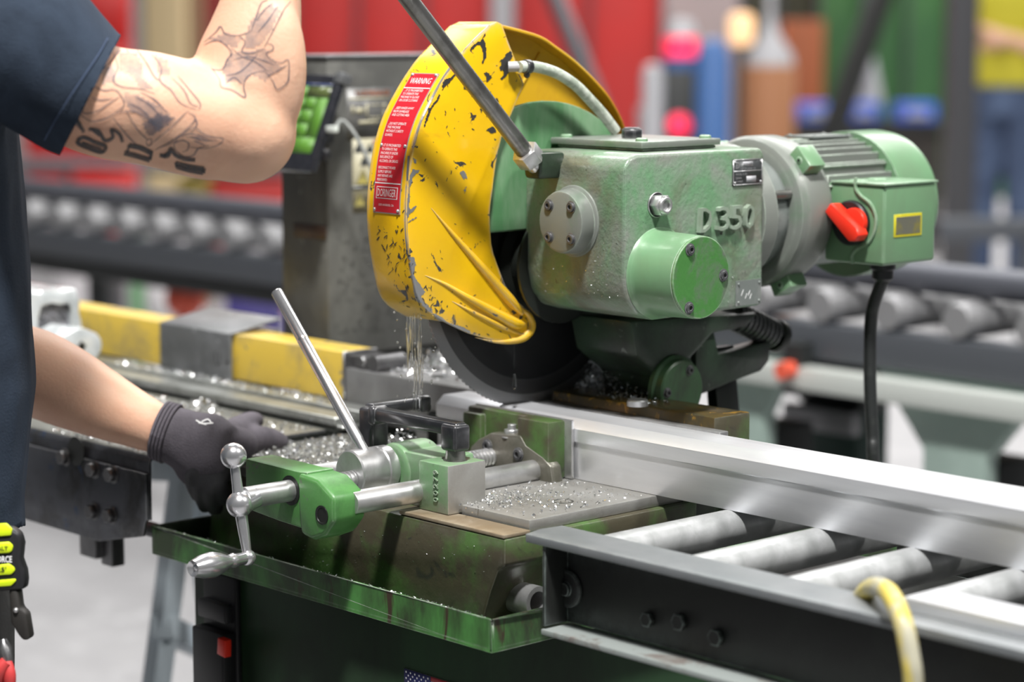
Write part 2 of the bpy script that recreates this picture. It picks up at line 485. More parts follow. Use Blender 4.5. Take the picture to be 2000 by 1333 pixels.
def link(name, me, mats, parent=None, sharp=38, label=None):
    for mt in (mats if isinstance(mats, (list, tuple)) else [mats]):
        me.materials.append(mt)
    if sharp is not None and len(me.polygons):
        for f in me.polygons:
            f.use_smooth = True
        me.set_sharp_from_angle(angle=math.radians(sharp))
    o = bpy.data.objects.new(name, me)
    COL.objects.link(o)
    n = max(1, len(me.vertices))
    co = [0.0] * (3 * len(me.vertices))
    me.vertices.foreach_get('co', co)
    if me.vertices:
        xs, ys, zs = co[0::3], co[1::3], co[2::3]
        c = V(((min(xs) + max(xs)) / 2, (min(ys) + max(ys)) / 2, min(zs)))
    else:
        c = V((0, 0, 0))
    me.transform(Matrix.Translation(-c))
    ORIG[o] = c
    if parent is not None:
        o.parent = parent
        o.location = c - ORIG[parent]
    else:
        o.location = c
    if label:
        o['label'] = label
    return o


def thing(name, label, cat, loc, group=None):
    o = bpy.data.objects.new(name, None)
    o.empty_display_size = 0.05
    COL.objects.link(o)
    o.location = loc
    ORIG[o] = V(loc)
    return tag(o, label, cat, group)


def tag(o, label, cat, group=None, kind=None):
    o['label'] = label
    o['category'] = cat
    if group:
        o['group'] = group
    if kind:
        o['kind'] = kind
    return o


def struct(o):
    o['kind'] = 'structure'
    return o


def copy_part(o, parent, delta):
    c = o.copy()
    COL.objects.link(c)
    c.parent = parent
    c.location = o.location + V(delta)
    ORIG[c] = ORIG[o] + V(delta)
    return c


def smoothpath(pts, k=6):
    pts = [V(p) for p in pts]
    out = []
    n = len(pts)
    for i in range(n - 1):
        p0, p1, p2, p3 = pts[max(i - 1, 0)], pts[i], pts[i + 1], pts[min(i + 2, n - 1)]
        for j in range(k):
            s = j / k
            out.append(0.5 * ((2 * p1) + (p2 - p0) * s + (2 * p0 - 5 * p1 + 4 * p2 - p3) * s * s + (3 * p1 - p0 - 3 * p2 + p3) * s ** 3))
    out.append(pts[-1])
    return out


def lerps(vals, k=6):
    return [p.x for p in smoothpath([V((v, 0, 0)) for v in vals], k)]


TEXTS = {}


def text2d(body, ext=0.0, bold=0.0, spacing=1.0):
    """flat letters, cap height about 0.7 per unit size; returns verts, faces"""
    key = (body, ext, bold, spacing)
    if key not in TEXTS:
        cu = bpy.data.curves.new('lettering', 'FONT')
        cu.body = body
        cu.size = 1
        cu.resolution_u = 2
        cu.extrude = ext
        cu.offset = bold
        cu.space_character = spacing
        cu.align_x = 'CENTER'
        cu.align_y = 'CENTER'
        o = bpy.data.objects.new('lettering', cu)
        COL.objects.link(o)
        dg = bpy.context.evaluated_depsgraph_get()
        me = bpy.data.meshes.new_from_object(o.evaluated_get(dg))
        TEXTS[key] = ([v.co.copy() for v in me.vertices], [tuple(f.vertices) for f in me.polygons])
        bpy.data.objects.remove(o)
        bpy.data.curves.remove(cu)
        bpy.data.meshes.remove(me)
    return TEXTS[key]


def add_text(g, body, f, m, width=None, height=None, ext=0.0, bold=0.0, ox=0.0, oy=0.0):
    """f maps (u, v, w) to the place; the text is fitted to width x height about (ox, oy)"""
    vs, fs = text2d(body, ext, bold)
    xs = [v.x for v in vs]
    ys = [v.y for v in vs]
    cx, cy = (min(xs) + max(xs)) / 2, (min(ys) + max(ys)) / 2
    sx = width / (max(xs) - min(xs)) if width else 1
    sy = height / (max(ys) - min(ys)) if height else sx
    if not width:
        sx = sy
    g.faces([f((v.x - cx) * sx + ox, (v.y - cy) * sy + oy, v.z) for v in vs], fs, m, smooth=False)


def fused(g, voxel, smooth=6, factor=0.5):
    """melts the closed shapes of g into one continuous surface"""
    bmesh.ops.recalc_face_normals(g.bm, faces=g.bm.faces)
    me = bpy.data.meshes.new('fuse')
    g.bm.to_mesh(me)
    g.bm.free()
    o = bpy.data.objects.new('fuse', me)
    COL.objects.link(o)
    r = o.modifiers.new('r', 'REMESH')
    r.mode = 'VOXEL'
    r.voxel_size = voxel
    s = o.modifiers.new('s', 'SMOOTH')
    s.iterations = smooth
    s.factor = factor
    dg = bpy.context.evaluated_depsgraph_get()
    out = bpy.data.meshes.new_from_object(o.evaluated_get(dg))
    out.materials.clear()
    bpy.data.objects.remove(o)
    bpy.data.meshes.remove(me)
    return out

# ================================================================== THE SETTING
g = G()
g.box(-60, 12, -8, 60, -0.1, 0)
struct(g.build('floor', m_floor, sharp=None))


def vwall(name, p0, p1, z0, z1, th, m):
    """upright panel from floor point p0 to p1"""
    p0, p1 = V(p0), V(p1)
    d = (p1 - p0)
    n = V((-d.y, d.x, 0)).normalized() * th
    g = G()
    g.prism([(p0.x, p0.y), (p1.x, p1.y), (p1.x + n.x, p1.y + n.y), (p0.x + n.x, p0.y + n.y)], 'z', z0, z1)
    return g.build(name, m, bev=0.01)


def wall_between(pa, pb, depth_a, depth_b):
    return atg(pa, depth_a), atg(pb, depth_b)


a, b = wall_between(-900, 2900, 22.5, 22.5)
struct(vwall('wall_back', a, b, 0, 7, 0.2, m_wallgrey))

# ================================================================== SAW BASE (cabinet, tray, bed, fence)
base = thing('saw_table', 'green cast saw bed on a dark cabinet with a chip tray under the vise', 'saw table', (0, 0, 0))
g = G()
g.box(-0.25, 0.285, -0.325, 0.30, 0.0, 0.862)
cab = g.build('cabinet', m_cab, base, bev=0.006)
g = G()
xs0 = at(405, 1200, 'y', -0.328).x
g.box(xs0, xs0 + 0.066, -0.334, -0.326, 0.62, 0.855)
g.box(xs0 + 0.001, xs0 + 0.064, -0.352, -0.332, 0.70, 0.79)
g.box(xs0 + 0.003, xs0 + 0.06, -0.345, -0.332, 0.80, 0.822)
swb = g.build('switch_box', m_blackpl, base, bev=0.003)
p = at(436, 1265, 'y', -0.356)
g = G()
g.prism([(p.x - 0.008, p.z - 0.009), (p.x + 0.008, p.z - 0.011), (p.x + 0.009, p.z + 0.010), (p.x - 0.006, p.z + 0.011)], 'y', -0.360, -0.350)
g.build('red_rocker', m_red, swb, bev=0.0015, label='red rocker button')
p = at(407, 1320, 'y', -0.336)
g = G()
g.box(p.x - 0.004, p.x + 0.004, -0.3375, -0.3335, p.z - 0.009, p.z + 0.009)
g.faces([V((p.x + math.cos(i * PI / 6) * (.0025 if k else .0015), -0.3379, p.z + math.sin(i * PI / 6) * (.006 if k else .0045))) for k in (0, 1) for i in range(12)],
        [(i, (i + 1) % 12, 12 + (i + 1) % 12, 12 + i) for i in range(12)], 1)
g.build('white_tag', [m_white, m_blackpl], swb)
# flag sticker on the cabinet front: canton with stars and stripes
m_navy = mat('navy_print', (0.02, 0.025, 0.12), 0.5)
m_flagred = mat('red_print', (0.45, 0.02, 0.03), 0.5)
p = at(790, 1306, 'y', -0.3262)
fx, fz, fw, fh = p.x, p.z, 0.11, 0.062
g = G()
g.box(fx, fx + fw, -0.3264, -0.3252, fz - fh, fz, 0)
for i in range(13):
    z1 = fz - fh * i / 13
    x0 = fx + (0.044 if i < 7 else 0)
    if i % 2 == 0:
        g.box(x0, fx + fw, -0.3268, -0.326, z1 - fh / 13, z1, 1)
g.box(fx, fx + 0.044, -0.3269, -0.326, fz - fh * 7 / 13, fz, 2)
for r in range(9):
    for k in range(6 if r % 2 == 0 else 5):
        cx, cz = fx + 0.004 + k * 0.0072 + (0.0036 if r % 2 else 0), fz - 0.003 - r * 0.0034
        g.faces([V((cx + math.sin(2 * PI * q / 10) * (.0017 if q % 2 == 0 else .0007), -0.3273, cz + math.cos(2 * PI * q / 10) * (.0017 if q % 2 == 0 else .0007))) for q in range(10)], [tuple(range(10))], 0)
g.build('flag_sticker', [m_white, m_flagred, m_navy], cab, label='small flag sticker of stars and stripes', sharp=None)
# chip tray
tx0, tx1, ty0, ty1, tz0, tz1 = -0.305, 0.308, -0.345, 0.345, 0.860, 0.895
g = G()
g.box(tx0, tx1, ty0, ty1, tz0, tz0 + 0.004)
g.box(tx0, tx1, ty0, ty0 + 0.004, tz0, tz1)
g.box(tx0, tx1, ty1 - 0.004, ty1, tz0, tz1)
g.box(tx0, tx0 + 0.004, ty0, ty1, tz0, tz1)
g.box(tx1 - 0.004, tx1, ty0, ty1, tz0, tz1)
g.build('chip_tray', m_tray, base, bev=0.0012)
g = G()
pp = at(240, 1055, 'y', -0.30)
g.box(pp.x - 0.035, tx0 + 0.002, -0.315, -0.285, 0.868, 0.877)
g.box(pp.x - 0.035, pp.x - 0.03, -0.315, -0.285, 0.877, 0.884)
g.build('tray_bracket', m_darksteel, base, bev=0.001)
# bed casting
g = G()
g.prism([(-0.262, 0.868), (0.236, 0.868), (0.250, 0.905), (0.262, 0.93), (0.272, 0.936), (0.272, 0.965), (-0.236, 0.965), (-0.25, 0.95)], 'y', -0.294, 0.0)
bed = g.build('bed_casting', m_bed, base, bev=0.004)
g = G()
g.box(-0.20, 0.225, 0.001, 0.085, 0.865, 1.010)
g.box(-0.10, 0.125, 0.084, 0.20, 0.865, 1.010)
g.box(0.02, 0.10, 0.095, 0.16, 1.0, 1.085)
g.box(-0.12, 0.09, 0.135, 0.19, 1.0, 1.135)
g.build('rear_casting', m_void, base, bev=0.006)
g = G()
g.box(0.10, 0.27, -0.2935, -0.2555, 0.9651, 0.9690)
g.build('front_ledge', m_rust, base, bev=0.0008)
g = G()
g.box(0.062, 0.264, -0.2515, 0.0, 0.9652, 0.978)
gp = g.build('ground_plate', m_plate, base, bev=0.0012)
hp = at(1100, 980, 'z', 0.978)
g = G()
g.lathe((hp.x, hp.y, 0.9776), (0, 0, 1), [(0, 0.0118), (0.0007, 0.0118), (0.0007, 0.0095), (0.0003, 0.009), (0.0003, 0)], 24)
g.build('plate_hole', m_gunmetal, gp)
g = G()
g.box(-0.283, 0.060, -0.2925, -0.03, 0.9652, 0.9765)
g.build('table_plate', m_table, base, bev=0.001)
# fence: ground front plate, left block with two holes, brown casting on the right
g = G()
g.box(-0.369, 0.298, 0.0065, 0.021, 0.9785, 1.0455)
fence = g.build('fence_plate', m_fence, base, bev=0.0012)
g = G()
g.box(-0.369, -0.10, 0.0215, 0.115, 0.978, 1.0445)
fb = g.build('fence_block', m_fence, base, bev=0.0012)
for px, py in ((845, 722), (858, 736)):
    q = at(px, py, 'z', 1.0447)
    g = G()
    g.lathe((q.x, q.y, 1.0443), (0, 0, 1), [(0, 0.0115), (0.0008, 0.0115), (0.0008, 0.0105), (0.0003, 0.0103), (0.0003, 0)], 20)
    g.build('block_hole', m_void, fb)
g = G()
g.box(0.012, 0.276, 0.0215, 0.082, 1.0, 1.0575, 0)
cs = g.build('fence_casting', [m_rust_dark, m_bed], base, bev=0.002)
for f in cs.data.polygons:
    if f.normal.x > 0.8:
        f.material_index = 1
q = at(1245, 789, 'z', 1.06)
g = G()
g.lathe((q.x, q.y, 1.0576), (0, 0, 1), [(0, 0.0125), (0.006, 0.0125), (0.0075, 0.011), (0.0075, 0.0)], 20)
g.build('plate_screw', m_steel, cs)
g = G()
g.lathe((0.2, -0.20, 0.905), (1, 0, 0), [(0, 0.006), (0.0, 0.014), (0.075, 0.014), (0.10, 0.017), (0.165, 0.017), (0.165, 0.0115), (0.13, 0.0115), (0.13, 0)], 20)
q = at(1035, 1178, 'y', -0.25)
o = g.build('drain_pipe', m_steel, base)
o.location = q - V((0.07, 0, 0.014))

# ================================================================== SAW HEAD
head = thing('cold_saw', 'tilting green gearbox and motor head of the saw under a yellow blade guard', 'saw', (0.12, 0.12, 1.06))
# gearbox casting
g = G()
g.prism([(-0.056, 1.215), (-0.050, 1.190), (-0.034, 1.172), (-0.005, 1.164), (0.176, 1.166), (0.178, 1.180), (0.178, 1.345), (0.172, 1.3525), (-0.036, 1.3525), (-0.048, 1.3485), (-0.056, 1.338)], 'x', 0.046, 0.208)
gb = g.build('gearbox_housing', m_green, head, bev=(0.009, 3, 22))
# round cover of the worm shaft
cx, cz = 0.128, 1.2745
g = G()
g.lathe((cx, -0.0555, cz), (0, -1, 0), [(-0.002, 0.042), (0.002, 0.0405), (0.004, 0.037), (0.018, 0.036), (0.0215, 0.0345), (0.0225, 0.032), (0.0225, 0)], 40)
g.build('round_cover', m_green_worn, gb, sharp=30)


def socket_bolt(parent, p, d, r=0.0062, ring=m_blackpl):
    p, d = V(p), V(d)
    g = G()
    g.lathe(p, d, [(-0.0005, r * 1.28), (0.0006, r * 1.28), (0.0006, r * 1.02), (0.0024, r * 0.98), (0.0030, r * 0.86), (0.0030, r * 0.52), (0.0010, r * 0.5), (0.0010, 0)], 18, 0)
    return g.build('socket_bolt', m_black, parent, sharp=30)


for a in (45, 135, 225, 315):
    socket_bolt(gb, (cx + 0.0255 * math.cos(math.radians(a)), -0.0780, cz + 0.0255 * math.sin(math.radians(a))), (0, -1, 0), 0.0056)
# bearing boss with its round end cover on the right face
g = G()
g.lathe((0.19, 0.0, 1.2175), (1, 0, 0), [(0, 0.0535), (0.0185, 0.0520), (0.022, 0.0495), (0.028, 0.0482), (0.036, 0.0477), (0.079, 0.0465), (0.0805, 0.046)], 48)
g.build('bearing_boss', m_green_light, gb, sharp=30)
g = G()
g.lathe((0.2705, 0.0, 1.2175), (1, 0, 0), [(0, 0.0458), (0.0022, 0.0462), (0.0032, 0.0452), (0.0036, 0.0)], 48)
g.build('bearing_cover', m_green_cover, gb, sharp=30)
for px, py in ((1348, 488), (1413, 538), (1346, 602)):
    q = at(px, py, 'x', 0.2741)
    socket_bolt(gb, (0.2739, q.y, q.z), (1, 0, 0), 0.0056)
# oil plug nut
q = at(1291, 401, 'x', 0.215)
g = G()
g.lathe((0.2075, q.y, q.z), (1, 0, 0), [(0, 0.0145), (0.002, 0.0145)], 24, 1)
g.cyl((0.208, q.y, q.z), (0.221, q.y, q.z), 0.0128, None, 6)
g.lathe((0.2205, q.y, q.z), (1, 0, 0), [(0, 0.0105), (0.003, 0.0100), (0.004, 0.0085), (0.004, 0.0062), (-0.002, 0.0055), (-0.002, 0)], 20)
g.build('oil_plug', [m_steel, m_blackpl], gb, label='bright hex oil plug', bev=(0.0008, 1, 40))
# cast lettering
m_letter = mat('lit_raised_letter_paint', (0.27, 0.34, 0.27), 0.4, 0, (0.22, 0.27, 0.21), 30, 0.4, 0.6)  # paler than the housing green: the bright upper bevels put into the colour
g = G()
for body, (px, py), wd, ht in (('D', (1377, 430), 0.0185, 0.028), ('3', (1412, 427), 0.0190, 0.028), ('5', (1437, 425), 0.0190, 0.028), ('0', (1462, 423), 0.0165, 0.028)):
    q = at(px, py, 'x', 0.212)
    add_text(g, body, lambda u, v, w, q=q: V((0.208 + (0.0065 if w > 0 else 0.0), q.y + u + v * 0.06, q.z + v)), 0, wd, ht, ext=0.1, bold=0.004)
bmesh.ops.remove_doubles(g.bm, verts=g.bm.verts, dist=1e-5)
g.build('raised_lettering', m_letter, gb, sharp=30)
# rating plate with writing
y0, y1, z0, z1 = 0.1215, 0.1725, 1.3105, 1.3405
g = G()
g.box(0.2078, 0.2092, y0, y1, z0, z1, 0)
g.box(0.2078, 0.2096, y0, y1, z1 - 0.001, z1, 1)
g.box(0.2078, 0.2096, y0, y1, z0, z0 + 0.001, 1)
g.box(0.2078, 0.2096, y0, y0 + 0.001, z0, z1, 1)
g.box(0.2078, 0.2096, y1 - 0.001, y1, z0, z1, 1)
g.box(0.2078, 0.2094, y0, y1, 1.3262, 1.3272, 1)


def pt_rp(u, v, w):
    return V((0.20945, u, v))


def pl_text(g, s, cy, cz, wd, ht, m=1):
    add_text(g, s, lambda u, v, w: V((0.20945, cy + u, cz + v)), m, wd, ht)


pl_text(g, 'D', 0.1295, 1.3335, 0.006, 0.007)
g.box(0.2078, 0.2094, 0.1385, 0.1555, 1.3320, 1.3375, 2)
pl_text(g, 'DORINGER', 0.147, 1.3347, 0.015, 0.0032, 0)
pl_text(g, 'LOS ANGELES, CA', 0.1475, 1.3292, 0.026, 0.0022)
pl_text(g, 'MODEL D 350', 0.136, 1.3232, 0.019, 0.0024)
pl_text(g, 'SERIAL', 0.1315, 1.3188, 0.011, 0.0024)
pl_text(g, 'NUMBER', 0.1322, 1.3148, 0.0125, 0.0024)
g.box(0.2078, 0.2094, 0.1450, 0.1615, 1.3135, 1.3205, 2)
for yy in (y0 + 0.003, y1 - 0.003):
    for zz in (z0 + 0.003, z1 - 0.003):
        g.ball((0.2094, yy, zz), 0.0015, 1, 8, 5)
g.build('rating_plate', [m_nameplate, m_aluedge, m_greyplast], gb, label='small black rating plate', sharp=None)
y0, y1, z0, z1 = 0.1295, 0.1735, 1.1690, 1.1985
g = G()
g.box(0.2078, 0.2094, y0, y1, z0, z1, 0)
for yy in (y0 + 0.004, y1 - 0.004):
    for zz in (z0 + 0.004, z1 - 0.004):
        g.ball((0.2094, yy, zz), 0.0017, 0, 8, 5)
for k in range(5):
    yy = random.uniform(y0 + .008, y1 - .012)
    zz = random.uniform(z0 + .006, z1 - .01)
    g.tube([(0.2094, yy, zz), (0.2095, yy + .003, zz + .006)], 0.0003, 4, 1)
g.build('small_plate', [m_plategrey, m_white], gb, label='overpainted small plate', bev=None)
# cover plate on top with its bolts
g = G()
g.prism([(0.036, 0.006), (0.176, 0.006), (0.176, 0.128), (0.036, 0.128)], 'z', 1.3530, 1.3560)
g.prism([(0.030, 0.0), (0.180, 0.0), (0.180, 0.132), (0.030, 0.132)], 'z', 1.3565, 1.3640)
g.build('top_plate', m_green_worn, gb, bev=0.0012)
for x, y in ((0.045, 0.012), (0.168, 0.012), (0.168, 0.118), (0.045, 0.118)):
    g = G()
    g.lathe((x, y, 1.3638), (0, 0, 1), [(0, 0.0072), (0.0032, 0.0068), (0.0042, 0.005), (0.0042, 0)], 16)
    g.build('cover_screw', m_green_light, gb)
q = at(1214, 265, 'z', 1.37)
g = G()
g.cyl((0.105, 0.06, 1.3638), (0.105, 0.06, 1.3745), 0.0125, None, 6)
g.lathe((0.105, 0.06, 1.3745), (0, 0, 1), [(0, 0.0105), (0.002, 0.009), (0.002, 0)], 18)
g.build('filler_plug', m_black, gb, bev=(0.0008, 1, 40))
# black joint collar between gearbox and blade
g = G()
g.lathe((0.006, 0, 1.2156), (1, 0, 0), [(0, 0.060), (0.006, 0.060), (0.008, 0.045), (0.030, 0.045), (0.045, 0.07)], 36)
arb = None

# blade: toothed disc
NT = 150
g = G()
R0 = 0.175


def bring(x, rf, n=NT * 2):
    return [V((x, math.cos(2 * PI * i / n) * rf(i), 1.2156 + math.sin(2 * PI * i / n) * rf(i))) for i in range(n)]


tooth = lambda i: R0 if i % 2 == 0 else R0 - 0.0013
rr = [bring(-0.0014, lambda i: 0.0001), bring(-0.0014, lambda i: 0.142), bring(-0.0014, lambda i: 0.160), bring(-0.0014, lambda i: R0 - 0.004), bring(-0.0014, tooth), bring(0.0014, tooth),
      bring(0.0014, lambda i: R0 - 0.004), bring(0.0014, lambda i: 0.160), bring(0.0014, lambda i: 0.142), bring(0.0014, lambda i: 0.0001)]
fs = g.loft(rr, 0)
n2 = NT * 2
for k, f in enumerate(fs):
    if 1 <= k // n2 <= 7 and len(f.verts) == 4:
        rmean = sum((V((0, v.co.y, v.co.z)) - V((0, 0, 1.2156))).length for v in f.verts) / 4
        f.material_index = 2 if rmean > 0.163 else (1 if rmean > 0.145 else 0)
blade = g.build('saw_blade', [m_blade, m_rim, m_rim2], head, sharp=30)
g = G()
g.lathe((0.0016, 0, 1.2156), (1, 0, 0), [(0, 0.060), (0.006, 0.060), (0.009, 0.046), (0.030, 0.046), (0.046, 0.07), (0.05, 0.07)], 36)
g.build('arbor_flange', m_void, blade, sharp=30)

# yellow guard
GP = [(-0.090, 1.499), (-0.1, 1.495), (-0.141, 1.465), (-0.16, 1.448), (-0.183, 1.421), (-0.205, 1.388), (-0.2185, 1.351), (-0.2255, 1.31), (-0.227, 1.285), (-0.226, 1.262), (-0.221, 1.231),
      (-0.212, 1.195), (-0.198, 1.176), (-0.17, 1.160), (-0.133, 1.1435), (-0.089, 1.1305), (-0.066, 1.1280), (-0.05, 1.1285), (-0.037, 1.1340), (-0.032, 1.144), (-0.038, 1.160), (-0.060, 1.176), (-0.076, 1.194),
      (-0.091, 1.223), (-0.099, 1.245), (-0.1015, 1.281), (-0.098, 1.302), (-0.092, 1.337), (-0.083, 1.367), (-0.066, 1.396), (-0.056, 1.414), (-0.048, 1.427), (-0.054, 1.438), (-0.061, 1.454), (-0.073, 1.477), (-0.082, 1.496)]
outer = [V((0, a, b)) for a, b in GP[1:14]]
op = smoothpath(outer, 5)
inner_edge = smoothpath([V((0, a, b)) for a, b in GP[19:]], 2)
bottom = smoothpath([V((0, a, b)) for a, b in GP[13:20]], 3)[1:-1]
poly = [(p.y, p.z) for p in op] + [(p.y, p.z) for p in bottom] + [(p.y, p.z) for p in inner_edge] + [GP[0]]
g = G()
g.prism(poly, 'x', 0.0325, 0.036)
inn = []
for i, p in enumerate(op):
    d = (op[min(i + 1, len(op) - 1)] - op[max(i - 1, 0)]).normalized()
    inn.append(p + V((0, -d.z, d.y)) * 0.0035)
g.prism([(p.y, p.z) for p in op] + [(p.y, p.z) for p in reversed(inn)], 'x', -0.030, 0.0326)
top = [GP[1], GP[0], GP[-1], (GP[-1][0], GP[-1][1] - 0.004), (GP[0][0], GP[0][1] - 0.004)]
g.prism(top, 'x', -0.030, 0.0326)
g.prism([(p.y, p.z) for p in op] + [(p.y, p.z) for p in reversed([q + (V((0, 0, 1.29)) - q) * 0.42 for q in op])], 'x', -0.0335, -0.030)
guard = g.build('blade_guard', m_yellow, head, bev=(0.0016, 2, 40), sharp=34, clean=True)


def cB(x, y, xx):
    return at(700 + x / 4.1667, 380 + y / 4.1667, 'x', xx)


for pts, rad in (([(590, 110), (720, 270), (850, 420), (980, 570), (1110, 720), (1240, 870), (1330, 970)], [0.0005, 0.0022, 0.0036, 0.0048, 0.0060, 0.0066, 0.003]),
                 ([(540, 660), (700, 730), (850, 820), (1000, 905), (1150, 990), (1270, 1050), (1350, 1060)], [0.0005, 0.0022, 0.0036, 0.0050, 0.0064, 0.0070, 0.003]),
                 ([(760, 870), (900, 945), (1050, 1020), (1200, 1090), (1340, 1145)], [0.0004, 0.0020, 0.0030, 0.0030, 0.001])):
    g = G()
    g.tube(smoothpath([cB(x, y, 0.0358) for x, y in pts], 5), lerps(rad, 5), 10)
    g.build('pressed_rib', m_yellow, guard, sharp=60)
g = G()
g.tube(smoothpath([cB(x, y, 0.0345) for x, y in ((1240, 830), (1320, 925), (1385, 990), (1405, 1070), (1370, 1140), (1290, 1185), (1130, 1200), (950, 1165))], 5), lerps([0.0003, 0.002, 0.0044, 0.0058, 0.0058, 0.0044, 0.0022, 0.0003], 5), 10)
g.build('rolled_lip', m_yellow, guard, sharp=60)
# the rear half of the guard
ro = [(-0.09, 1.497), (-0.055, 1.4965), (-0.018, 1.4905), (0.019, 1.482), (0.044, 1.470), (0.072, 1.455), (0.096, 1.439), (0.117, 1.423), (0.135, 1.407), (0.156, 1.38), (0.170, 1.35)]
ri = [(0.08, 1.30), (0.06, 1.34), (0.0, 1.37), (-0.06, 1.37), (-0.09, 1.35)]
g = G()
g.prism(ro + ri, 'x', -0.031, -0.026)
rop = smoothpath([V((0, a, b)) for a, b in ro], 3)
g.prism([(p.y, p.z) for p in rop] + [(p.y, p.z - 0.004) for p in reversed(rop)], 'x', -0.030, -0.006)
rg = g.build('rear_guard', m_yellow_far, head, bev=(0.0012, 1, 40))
g = G()
g.tube([(-0.0255, -0.01, 1.405), (-0.0255, 0.035, 1.462)], 0.0018, 8)
g.build('guard_seam', m_yellow_far, rg)

# warning label bent round the rim
lab = smoothpath([V((0, a, b)) for a, b in ((-0.168, 1.4405), (-0.183, 1.421), (-0.205, 1.388), (-0.2185, 1.351), (-0.2255, 1.31), (-0.227, 1.285))], 10)
cum = [0]
for i in range(1, len(lab)):
    cum.append(cum[-1] + (lab[i] - lab[i - 1]).length)
LL = cum[-1]


def lb(u, s, h):
    """u across (+x right), s metres from the label top, h proud"""
    s = min(max(s, 0), LL)
    i = next((k for k in range(1, len(cum)) if cum[k] >= s), len(cum) - 1)
    f = (s - cum[i - 1]) / (cum[i] - cum[i - 1])
    p = lab[i - 1].lerp(lab[i], f)
    d = (lab[i] - lab[i - 1]).normalized()
    n = V((0, d.z, -d.y))
    return V((0.0025 + u, p.y, p.z)) + n * h


g = G()


def strip(g, u0, u1, s0, s1, h, m, k=24):
    pts = []
    for i in range(k + 1):
        s = s0 + (s1 - s0) * i / k
        pts += [lb(u0, s, h), lb(u1, s, h), lb(u0, s, 0.0), lb(u1, s, 0.0)]
    fs = []
    for i in range(k):
        a, b = 4 * i, 4 * i + 4
        fs += [(a, a + 1, b + 1, b), (a + 2, a, b, b + 2), (a + 1, a + 3, b + 3, b + 1)]
    fs += [(0, 2, 3, 1), (4 * k, 4 * k + 1, 4 * k + 3, 4 * k + 2)]
    g.faces(pts, fs, m, smooth=False)


HW = 0.0235
strip(g, -HW, HW, 0, LL, 0.0009, 1)
strip(g, -HW + 0.0012, HW - 0.0012, 0.0012, LL - 0.0012, 0.0012, 0)
s1 = 0.155 * LL * 0.7
strip(g, -HW + 0.0012, HW - 0.0012, 0.0205, 0.0217, 0.0014, 2, 2)
strip(g, -HW + 0.0012, HW - 0.0012, LL - 0.0345, LL - 0.0333, 0.0014, 2, 2)


def ltext(s, body, wd, ht, off=0.0, m=2, left=True, h=0.0015):
    x = off - (0.019 - wd / 2 if left else 0)
    add_text(g, body, lambda u, v, w: lb(u, s - v, h), m, wd, ht, ox=x)


ltext(0.0112, 'WARNING', 0.036, 0.0082, left=False)
rows = [(0.0275, '...IT IS PROHIBITED', .029), (0.0325, 'TO OPERATE THIS', .0245), (0.0375, 'MACHINE W GLOVES', .028), (0.0425, 'OR LOOSE CLOTHING', .0285),
        (0.0540, '...KEEP HANDS AWAY', .029), (0.0590, 'FROM SAWBLADE', .024), (0.0640, 'AND CUTTING AREA.', .0275),
        (0.0760, '...DO NOT OPERATE', .0275), (0.0810, 'THIS MACHINE', .0205), (0.0860, 'WITHOUT 2 SAFETY', .0270), (0.0910, 'GUARDS.', .0120),
        (0.1045, '...IT IS PROHIBITED', .029), (0.1095, 'TO OPERATE THIS', .0245), (0.1145, 'MACHINE IF UNDER', .027), (0.1195, 'INFLUENCE OF', .0205), (0.1245, 'ALCOHOL OR DRUGS', .029),
        (0.1355, '...DISCONNECT POWER', .031)]
sc = (LL - 0.036) / 0.150
for s, tx, wd in rows[:16]:
    ltext(s * sc, tx, wd * 1.12, 0.0031)
sb = 0.1245 * sc
for k, (tx, wd) in enumerate((('DISCONNECT POWER', .030), ('SUPPLY BEFORE', .0235), ('ANY REPAIRS ARE', .026), ('PERFORMED.', .018))):
    ltext(sb + 0.0085 + 0.0050 * sc * k if False else sb + 0.0075 + 0.0046 * k, tx, wd, 0.0030)
strip(g, -0.0185, 0.0185, LL - 0.0300, LL - 0.0165, 0.0014, 2, 3)
strip(g, -0.0175, 0.0175, LL - 0.0291, LL - 0.0174, 0.0016, 0, 3)
ltext(LL - 0.0232, 'DORINGER', 0.032, 0.0086, left=False, h=0.0018)
ltext(LL - 0.0095, 'LOS ANGELES, CA', 0.026, 0.0027, left=False)
for u in (-HW + 0.003, HW - 0.003):
    for s in (0.003, LL * 0.55, LL - 0.004):
        g.ball(lb(u, s, 0.0012), 0.0021, 1, 10, 6)
g.build('warning_label', [m_label, m_aluedge, m_white], guard, label='red warning label with white printing', sharp=None, clean=False)

# green half-disc plate behind the guard
g = G()
pts = [(-0.007 + 0.190 * math.cos(math.radians(a)), 1.217 + 0.190 * math.sin(math.radians(a))) for a in range(12, 169, 6)]
g.prism(pts, 'x', 0.0200, 0.0275)
g.build('backing_plate', m_green_mid, head, bev=0.002)

# feed lever
lp, ld = V((0.094, -0.092, 1.345)), V((0.004, -0.176, 0.172)).normalized()
g = G()
g.tube([lp, lp + ld * 0.66], 0.0098, 18)
lever = g.build('feed_lever', m_gunmetal, head)
g = G()
g.cyl(lp - ld * 0.004, lp + ld * 0.014, 0.0165, None, 6)
g.cyl(lp - ld * 0.014, lp - ld * 0.004, 0.010, None, 12)
g.build('hex_nut', m_steel, lever, bev=(0.0012, 2, 40))
g = G()
g.cyl(lp + ld * 0.55, lp + ld * 0.67, 0.0145, None, 18)
g.build('lever_grip', m_rubber, lever, bev=0.003)
g = G()
g.prism([(0.074, 1.352), (0.108, 1.352), (0.104, 1.322), (0.080, 1.322)], 'y', -0.088, -0.050)
g.build('lever_boss_shade', m_darkgreen, head, bev=0.004)  # coloured dark to put in the shadow at the corner under the nut

